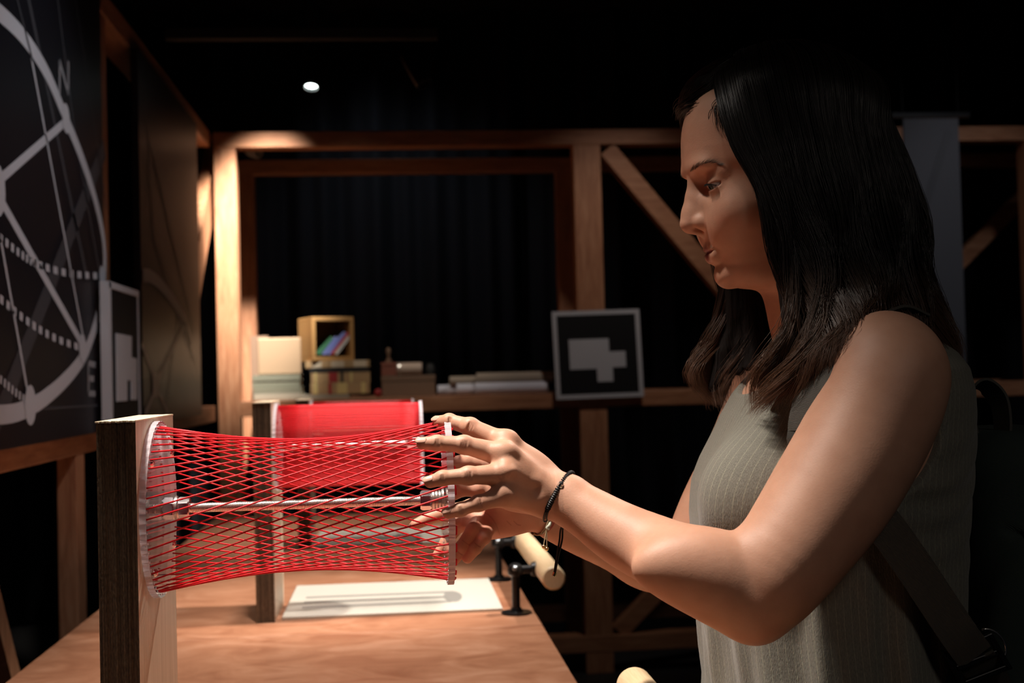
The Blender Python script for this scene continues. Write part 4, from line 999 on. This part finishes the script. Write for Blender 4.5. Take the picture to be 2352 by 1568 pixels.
# trousers and shoes, below the frame
zh = W(1600,1930,YM).z
lp = []
for s in (-1, 1):
    lp += chain([Vector((.44, YM+s*.085, zh+.02)), Vector((.43, YM+s*.10, .50)), Vector((.46, YM+s*.105, .10))], [.105,.065,.045], k=.03)
lp.append(ell((.44, YM, zh-.02), (.13,.18,.11), k=.03))
Vl, Fl = sdf_mesh(lp, (.25, 1.0, .04), (.66, 1.6, zh+.06), .006)
link('trousers', to_mesh('trousers', Vl, Fl, ['trouser_cloth']), wo)
for s in (-1, 1):
    sp = [ell((.40, YM+s*.105, .035), (.125,.045,.045), k=.02), ell((.465, YM+s*.105, .065), (.05,.04,.055), k=.02)]
    sp.append(Prim(lambda X,Y,Z: (0*X+0*Y+Z-.0), (.2,1,-.1), (.6,1.6,.2), 'i', .004)); sp[-1].fn = lambda X,Y,Z: (0*X+0*Y-Z+.001)
    Vs_, Fs_ = sdf_mesh(sp, (.25, YM+s*.105-.06, -.01), (.55, YM+s*.105+.06, .13), .004)
    link('shoe', to_mesh('shoe', Vs_, Fs_, ['shoe_leather']), wo)
# ------------------------------------------------------------------ hair
def G(*pts): return np.array([list(W(*p)) for p in pts])
def resample(P, n):
    P = np.array(catmull(list(P), 8)); d = np.r_[0, np.cumsum(np.linalg.norm(np.diff(P, axis=0), axis=1))]; t = np.linspace(0, d[-1], n)
    return np.stack([np.interp(t, d, P[:,i]) for i in range(3)], 1)
NS = 34
NEARG = [resample(g, NS) for g in (
 G((1650,178,1.295),(1642,200,1.270),(1650,235,1.252),(1668,300,1.238),(1695,365,1.230),(1738,425,1.222),(1762,520,1.216),(1782,610,1.213),(1805,700,1.206),(1800,780,1.195),(1755,850,1.195),(1712,912,1.205),(1706,958,1.215)),
 G((1665,150,1.30),(1668,190,1.265),(1675,250,1.240),(1700,330,1.226),(1748,420,1.215),(1785,520,1.209),(1810,620,1.205),(1835,710,1.195),(1835,785,1.180),(1790,860,1.180),(1738,922,1.190),(1728,966,1.200)),
 G((1700,115,1.30),(1710,180,1.255),(1725,270,1.230),(1765,390,1.212),(1808,500,1.204),(1835,610,1.200),(1862,710,1.185),(1862,790,1.168),(1815,865,1.168),(1768,928,1.182),(1768,968,1.195)),
 G((1770,95,1.30),(1795,170,1.245),(1820,290,1.215),(1850,420,1.203),(1880,550,1.197),(1903,670,1.183),(1905,760,1.160),(1868,830,1.155),(1816,895,1.165),(1800,948,1.180)),
 G((1840,92,1.30),(1880,175,1.245),(1915,300,1.216),(1945,440,1.204),(1965,570,1.197),(1980,680,1.180),(1968,745,1.150),(1915,800,1.143),(1858,868,1.150),(1835,918,1.165)),
 G((1900,105,1.30),(1955,200,1.250),(1995,330,1.226),(2025,460,1.213),(2040,580,1.207),(2045,680,1.195),(2020,735,1.160),(1975,765,1.140),(1920,800,1.135),(1870,840,1.145)),
 G((1945,130,1.305),(2010,235,1.265),(2052,350,1.245),(2085,480,1.232),(2098,590,1.226),(2108,690,1.215),(2125,760,1.205),(2160,830,1.215),(2188,885,1.23)),
 G((1965,150,1.32),(2035,260,1.30),(2085,390,1.28),(2115,500,1.268),(2125,610,1.26),(2140,700,1.25),(2172,780,1.245),(2205,860,1.25)),
 G((1975,165,1.345),(2045,275,1.345),(2100,410,1.335),(2132,530,1.325),(2132,640,1.32),(2155,720,1.31),(2192,810,1.30),(2218,890,1.29)))]
FARG = [resample(g, NS) for g in (
 G((1672,140,1.305),(1630,150,1.322),(1588,180,1.338),(1562,215,1.350),(1562,265,1.362),(1585,360,1.378),(1618,480,1.388),(1645,600,1.392),(1655,680,1.390),(1652,750,1.388),(1625,810,1.380),(1594,870,1.375),(1610,920,1.372),(1655,958,1.368)),
 G((1690,125,1.305),(1650,135,1.335),(1612,165,1.352),(1590,210,1.366),(1600,300,1.380),(1630,420,1.392),(1655,550,1.397),(1672,650,1.394),(1675,730,1.390),(1650,790,1.382),(1622,850,1.376),(1632,910,1.370),(1668,950,1.364)),
 G((1720,112,1.305),(1690,130,1.345),(1660,180,1.370),(1660,300,1.390),(1680,430,1.402),(1700,560,1.402),(1705,660,1.394),(1712,730,1.386),(1715,790,1.376),(1690,850,1.366),(1668,890,1.360),(1672,920,1.358)),
 G((1780,97,1.305),(1790,150,1.360),(1800,280,1.392),(1815,430,1.405),(1820,560,1.404),(1800,660,1.398),(1760,740,1.388),(1738,800,1.376),(1715,860,1.364),(1690,905,1.356)),
 G((1860,98,1.305),(1895,170,1.360),(1930,300,1.388),(1955,450,1.400),(1965,580,1.405),(1960,690,1.41),(1950,770,1.42)),
 G((1930,122,1.31),(1990,220,1.350),(2040,360,1.370),(2075,500,1.378),(2090,620,1.380),(2105,720,1.39),(2130,800,1.40)),
 G((1975,165,1.345),(2045,275,1.350),(2105,410,1.350),(2138,530,1.345),(2140,640,1.345),(2165,730,1.34),(2200,820,1.33),(2222,900,1.32)))]
FRONTG = [resample(g, NS) for g in (
 G((1700,125,1.300),(1660,150,1.298),(1620,183,1.302),(1588,210,1.314),(1566,236,1.332),(1554,266,1.352)),
 G((1705,135,1.290),(1672,185,1.278),(1645,228,1.272),(1610,247,1.280),(1582,257,1.300),(1562,272,1.332)),
 G((1705,150,1.280),(1678,202,1.260),(1656,240,1.254),(1652,255,1.250),(1662,292,1.243),(1682,335,1.235)))]
CAPC = np.array([hx0+.120, YM, zimg(262)]); CAPR = np.array([.100,.0785,.069])
def puff(g):
    q = (g-CAPC)/CAPR; n = np.linalg.norm(q, axis=1); up = q[:,2] > -.35
    f = np.where(up & (n < 1), 1/np.maximum(n, .3), 1)[:,None]; h = CAPC+(g-CAPC)*f; k = h.copy()
    for _ in range(2): k[1:-1] = (k[:-2]+2*k[1:-1]+k[2:])/4
    return k
NEARG = [puff(g) for g in NEARG]; FARG = [puff(g) for g in FARG]
# opaque hair mass under the strands
hm = []
def mass(guides, r0, prs):
    for gi, g in enumerate(guides):
        g = g[:31]
        q = g[::3] if len(g[::3])*3-2 == len(g) else np.concatenate([g[::3], g[-1:]])
        for i in range(len(q)-1):
            t = i/(len(q)-1); r = r0*(1-.30*t)*(1 if t < .7 else max(.25, 1-(t-.7)/.25)); prs.append(cone(q[i], q[i+1], max(r,.004), max(r*.96,.004), k=.004))
inner = []
def inward(g, d):
    c = np.array([W(1830,400,YM).x, YM, 0]); h = g.copy(); v = g-c; v[:,2] = 0; n = v/np.linalg.norm(v, axis=1)[:,None]
    topz = np.clip((g[:,2]-zimg(200))/.03, 0, 1)[:,None]; n = n*(1-topz); n[:,2] = topz[:,0]; return h-n*d
def between(gs, n):
    out = []
    for i in range(len(gs)-1):
        for j in range(n): out.append(gs[i]*(1-j/n)+gs[i+1]*j/n)
    return out+[gs[-1]]
mass([inward(g, .017) for g in between(NEARG, 3)], .0085, hm); mass([inward(g, .016) for g in between(FARG, 3)], .0085, hm)
mass([inward(g, .008) for g in between(FRONTG, 3)], .0075, hm)
hm.append(ell(CAPC, CAPR-.0075, k=.01))
Vm, Fm = sdf_mesh(hm, (.24, 1.08, .98), (.63, 1.46, 1.64), .0026)
hair = link('hair', to_mesh('hair', Vm, Fm, ['hair_mass']), wo)
# strands
def strands(guides, n, rr, seed, lift=0.0, wv=1.0):
    rg = np.random.RandomState(seed); vs = []; fs = []; cl = []; G_ = np.array(guides); ng = len(G_); base = 0
    nclump = max(30, n//30); cu = rg.rand(nclump)*(ng-1); ct = rg.rand(nclump); co = rg.randn(nclump, 3)*.0032; cL = .95+.05*rg.rand(nclump)
    for i in range(n):
        c = rg.randint(nclump); u = np.clip(cu[c]+rg.randn()*.10, 0, ng-1.001); a = int(u); f = u-a
        P = G_[a]*(1-f)+G_[a+1]*f; m_ = len(P); s = np.linspace(0, 1, m_)[:,None]
        ctr = G_[int(cu[c])]*(1-cu[c]%1)+G_[min(int(cu[c])+1, ng-1)]*(cu[c]%1)
        pull = np.clip((s-.45)/.5, 0, 1)*.72; P = P*(1-pull)+ctr*pull                 # locks gather towards their tips
        ph = cu[c]*3+ct[c]*1.6; amp = .0112*np.clip((s-.35)/.5, 0, 1)**1.2
        wave = np.concatenate([np.sin(s*19+ph), .8*np.cos(s*17+ph*1.3), .3*np.sin(s*15+ph*.7)], 1)*amp*wv
        off = rg.randn(3)*.0011*(.6+1.2*s)+co[c]*np.clip((s-.3)*1.6, 0, 1); stray = rg.rand() < .03
        if stray: off = off+rg.randn(3)*.0065*wv*(s**1.4)
        depth = rg.rand()
        Q = inward(P, -.001+.007*depth-lift)+wave+off
        L = cL[c]*(.93+.07*rg.rand()); mm = max(8, int(m_*L)); Q = Q[:mm]
        
        mm = len(Q); T = np.gradient(Q, axis=0); T /= np.linalg.norm(T, axis=1)[:,None]+1e-9
        e = np.cross(T, np.array([.1,1,.2])); e /= np.linalg.norm(e, axis=1)[:,None]+1e-9; w = np.cross(T, e)
        r_ = rr*(.6+.7*rg.rand())*np.minimum(1, (1-np.linspace(0,1,mm))*5+.15)[:,None]
        for k in range(3):
            A = 2*math.pi*k/3; vs.append(Q+(e*math.cos(A)+w*math.sin(A))*r_)
        zfrac = np.clip((zimg(620)-Q[:,2])/.12, 0, 1)[:,None]; tone = .7+.6*rg.rand()
        colr = (np.array([[.012,.0085,.0075]])*(1-zfrac)+np.array([[.14,.068,.038]])*zfrac)*tone
        cl += [colr]*3
        I = np.arange(mm-1)
        for k in range(3):
            k2 = (k+1) % 3; fs.append(np.stack([base+k*mm+I, base+k2*mm+I, base+k2*mm+I+1, base+k*mm+I+1], 1))
        base += 3*mm
    return np.concatenate(vs), np.concatenate(fs), np.concatenate(cl)
def add_strands(guides, n, rr, seed, nm, lift=0, wv=1.0):
    Vs, Fs, Cs = strands(guides, n, rr, seed, lift, wv); me = to_mesh(nm, Vs, Fs, ['hair_dark']); color_attr(me, Cs)
    o = link(nm, me, hair, world=False); o['kind'] = 'stuff'; return o
add_strands(FRONTG, 900, .00030, 15, 'hair_strands', 0, .12); add_strands(NEARG, 9000, .00034, 11, 'hair_strands'); add_strands(FARG, 6000, .00034, 12, 'hair_strands')
# ------------------------------------------------------------------ backpack
zt = W(2262,985,1.30).z
bp = root('backpack', (.62, 1.31, .85), 'dark green fabric backpack worn on the back of the person, at the right edge', 'backpack')
def rbox(c, hlf, r, mode='u', k=.01):
    c = v3(c); hlf = v3(hlf)
    def fn(X, Y, Z):
        x, y, z = np.abs(X-c[0])-(hlf[0]-r), np.abs(Y-c[1])-(hlf[1]-r), np.abs(Z-c[2])-(hlf[2]-r)
        return np.sqrt(np.maximum(x,0)**2+np.maximum(y,0)**2+np.maximum(z,0)**2)+np.minimum(np.maximum(x,np.maximum(y,z)),0)-r
    return Prim(fn, c-hlf, c+hlf, mode, k)
zc = (zt+.78)/2
bb = [rbox((.640,1.315,zc), (.080,.115,(zt-.78)/2), .045), rbox((.715,1.315,zc-.06), (.035,.095,.13), .03, k=.015), ell((.60,1.20,zc-.05), (.05,.03,.15), k=.03)]
for (a, b) in (((.575,1.205,zt-.09),(.72,1.20,zt-.15)), ((.58,1.200,zt-.20),(.66,1.195,zt-.33)), ((.66,1.195,zt-.33),(.69,1.20,.80))): bb.append(cone(a, b, .003, .003, 's', .006))
Vp, Fp = sdf_mesh(bb, (.54,1.14,.76), (.78,1.46,zt+.02), .0034)
link('bag', to_mesh('bag', Vp, Fp, ['pack_cloth']), bp)
hp = catmull([W(2216,925,1.285), W(2232,893,1.28), W(2262,886,1.275), W(2292,915,1.27), W(2303,965,1.265), W(2300,1025,1.26), W(2285,1090,1.24)], 6)
ribbon(hp, .026, .003, (.2,-.9,.35)).build('handle_loop', 'webbing', bp, smooth=True, angle=40)
hp = catmull([W(2214,905,1.30), W(2226,960,1.29), W(2240,1015,1.28)], 5); ribbon(hp, .012, .003, (.8,-.5,0)).build('handle_loop', 'webbing', bp, smooth=True, angle=40)
def onto(px, py, Y, lift=.0025):
    h1 = hit(px, py, BVT, lift); return h1[0] if h1 and abs(h1[0].y-Y) < .05 else W(px, py, Y)
st = [W(2100,735,1.215), W(2045,716,1.190), W(1985,742,1.172), W(1930,785,1.160), W(1884,848,1.152), W(1858,920,1.148), W(1850,1000,1.146), W(1890,1075,1.142), W(1955,1120,1.140), W(2030,1205,1.138), W(2095,1295,1.138), W(2155,1385,1.138), W(2205,1460,1.138), W(2240,1508,1.145)]
sp = catmull([np.array(p) for p in st], 6); ac = []
for i, p in enumerate(sp):
    t = i/(len(sp)-1); ac.append((0.55*(1-t)+.8*t, -.75 if t < .45 else -.12, .25*(1-t)+.55*t))
ribbon(sp, .034, .0026, ac).build('shoulder_strap', 'webbing', bp, smooth=True, angle=40)
c0 = W(2243,1515,1.148); u = (W(2300,1490,1.148)-W(2185,1535,1.148)).normalized(); dn = (W(2262,1545,1.148)-W(2230,1490,1.148)).normalized(); nn_ = u.cross(dn)
mb = MB()
for s_ in (-.016, 0, .016): mb.obox(c0+dn*s_, u*.022, dn*.0028, nn_*.003)
for s_ in (-1, 1): mb.obox(c0+u*.022*s_, u*.003, dn*.019, nn_*.003)
mb.build('strap_buckle', 'black_metal', bp, bevel=.001)
pts = [c0+u*.019+dn*-.018+u*(.012*math.sin(a))+dn*(-.016*math.cos(a)+.01) for a in [i*math.pi/12 for i in range(13)]]
MB().tube(pts, .0013, 8).build('wire_ring', 'steel', bp, smooth=True)
tail = catmull([c0, W(2275,1560,1.17), W(2300,1640,1.20)], 5); ribbon(tail, .034, .0026, (.8,-.2,.4)).build('strap_tail', 'webbing', bp)
# ------------------------------------------------------------------ bracelets
def wrist_ring(ctop, cbot, c, ry, tilt):
    a = (ctop-cbot)/2; m_ = (ctop+cbot)/2; m_ = Vector((m_.x, c.y, m_.z)); d2 = Vector((tilt, -1, 0)).normalized()*ry
    return lambda t: m_+a*math.cos(t)+d2*math.sin(t)           # t=0 top, pi/2 near side, pi bottom
cN = W(1283,1142,1.195)
rg_ = wrist_ring(W(1312,1086,1.195), W(1256,1195,1.195), cN, .0225, -.42)
br = root('bracelet', cN, 'black braided cord bracelet with small silver bead on the nearer wrist', 'bracelet')
mb = MB(); pts = [rg_(-.25+2.35*i/90) for i in range(91)]; mb.tube(pts, [.0019+.00055*math.sin(i*2.1) for i in range(91)], 8)
for i in range(0, 88, 2):
    c = pts[i]; d = (pts[i+1]-pts[i]).normalized(); sd = d.cross(Vector((0,-1,.2))).normalized(); q = 1 if (i//2) % 2 else -1
    mb.cyl(c-sd*.0024-d*.0008*q, c+sd*.0024+d*.0008*q, .0009, 6)
mb.build('braid', 'bracelet_cord', br, smooth=True, angle=50)
mb = MB()
for o_ in (-.0013, .0013): mb.tube([rg_(2.05+(2*math.pi-.25-2.05)*i/40)+Vector((o_,0,o_*.6)) for i in range(41)], .0009, 6)
for o_ in (-.0012, .0012):
    mb.tube(catmull([W(1295,1200,1.208), W(1290+o_*2000,1216,1.212), W(1288+o_*2500,1240,1.213), W(1281+o_*1500,1275,1.213), W(1274+o_*900,1316,1.213)], 6), .0009, 6)
mb.build('cord', 'bracelet_cord', br, smooth=True)
c = rg_(.95); mb = MB(); mb.lathe(c-Vector((.002,0,.003)), Vector((.5,-.2,.8)), [(0,.0018),(.001,.0030),(.003,.0032),(.005,.0030),(.006,.0018)], 10); mb.build('bead', 'bead_silver', br, smooth=True, angle=30)
MB().cyl(W(1275,1314,1.213), W(1272,1322,1.213), .0019, 12).build('end_bead', 'brass', br)
cF = W(1243,1184,1.325); bf2 = root('bracelet', cF, 'thin red and pale green thread bracelet with two gold beads on the farther wrist', 'bracelet')
rf_ = wrist_ring(W(1262,1132,1.325), W(1240,1226,1.325), cF, .0225, .35)
for nm_, m_, o_, r_ in (('thread','thread_red',0,.0010),('thread','thread_red',.0016,.0009),('thread','thread_pale',-.0020,.0010),('thread','thread_tan',-.0036,.0008)):
    MB().tube([rf_(2*math.pi*i/48)+Vector((o_*1.4,0,o_*.3+.0006*math.sin(i+o_*900))) for i in range(49)], r_, 6).build(nm_, m_, bf2, smooth=True)
MB().tube(catmull([W(1264,1198,1.305), W(1262,1206,1.303), W(1256,1212,1.303), W(1262,1216,1.303)], 5), .0016, 6).build('knot', 'thread_pale', bf2, smooth=True)
for px in (1249, 1256):
    mb = MB(); mb.tube(catmull([W(1256,1214,1.304), W((px+1256)/2,1232,1.304), W(px,1250+(px-1249)*.6,1.304)], 5), .0006, 6); do = mb.build('dangling_thread', 'thread_tan', bf2)
    c = W(px, 1255+(px-1249)*.7, 1.304); MB().lathe(c+Vector((0,0,.0022)), (0,0,-1), [(0,.0006),(.001,.0018),(.0022,.0021),(.0034,.0018),(.0044,.0006)], 12).build('bead', 'brass', do, smooth=True)
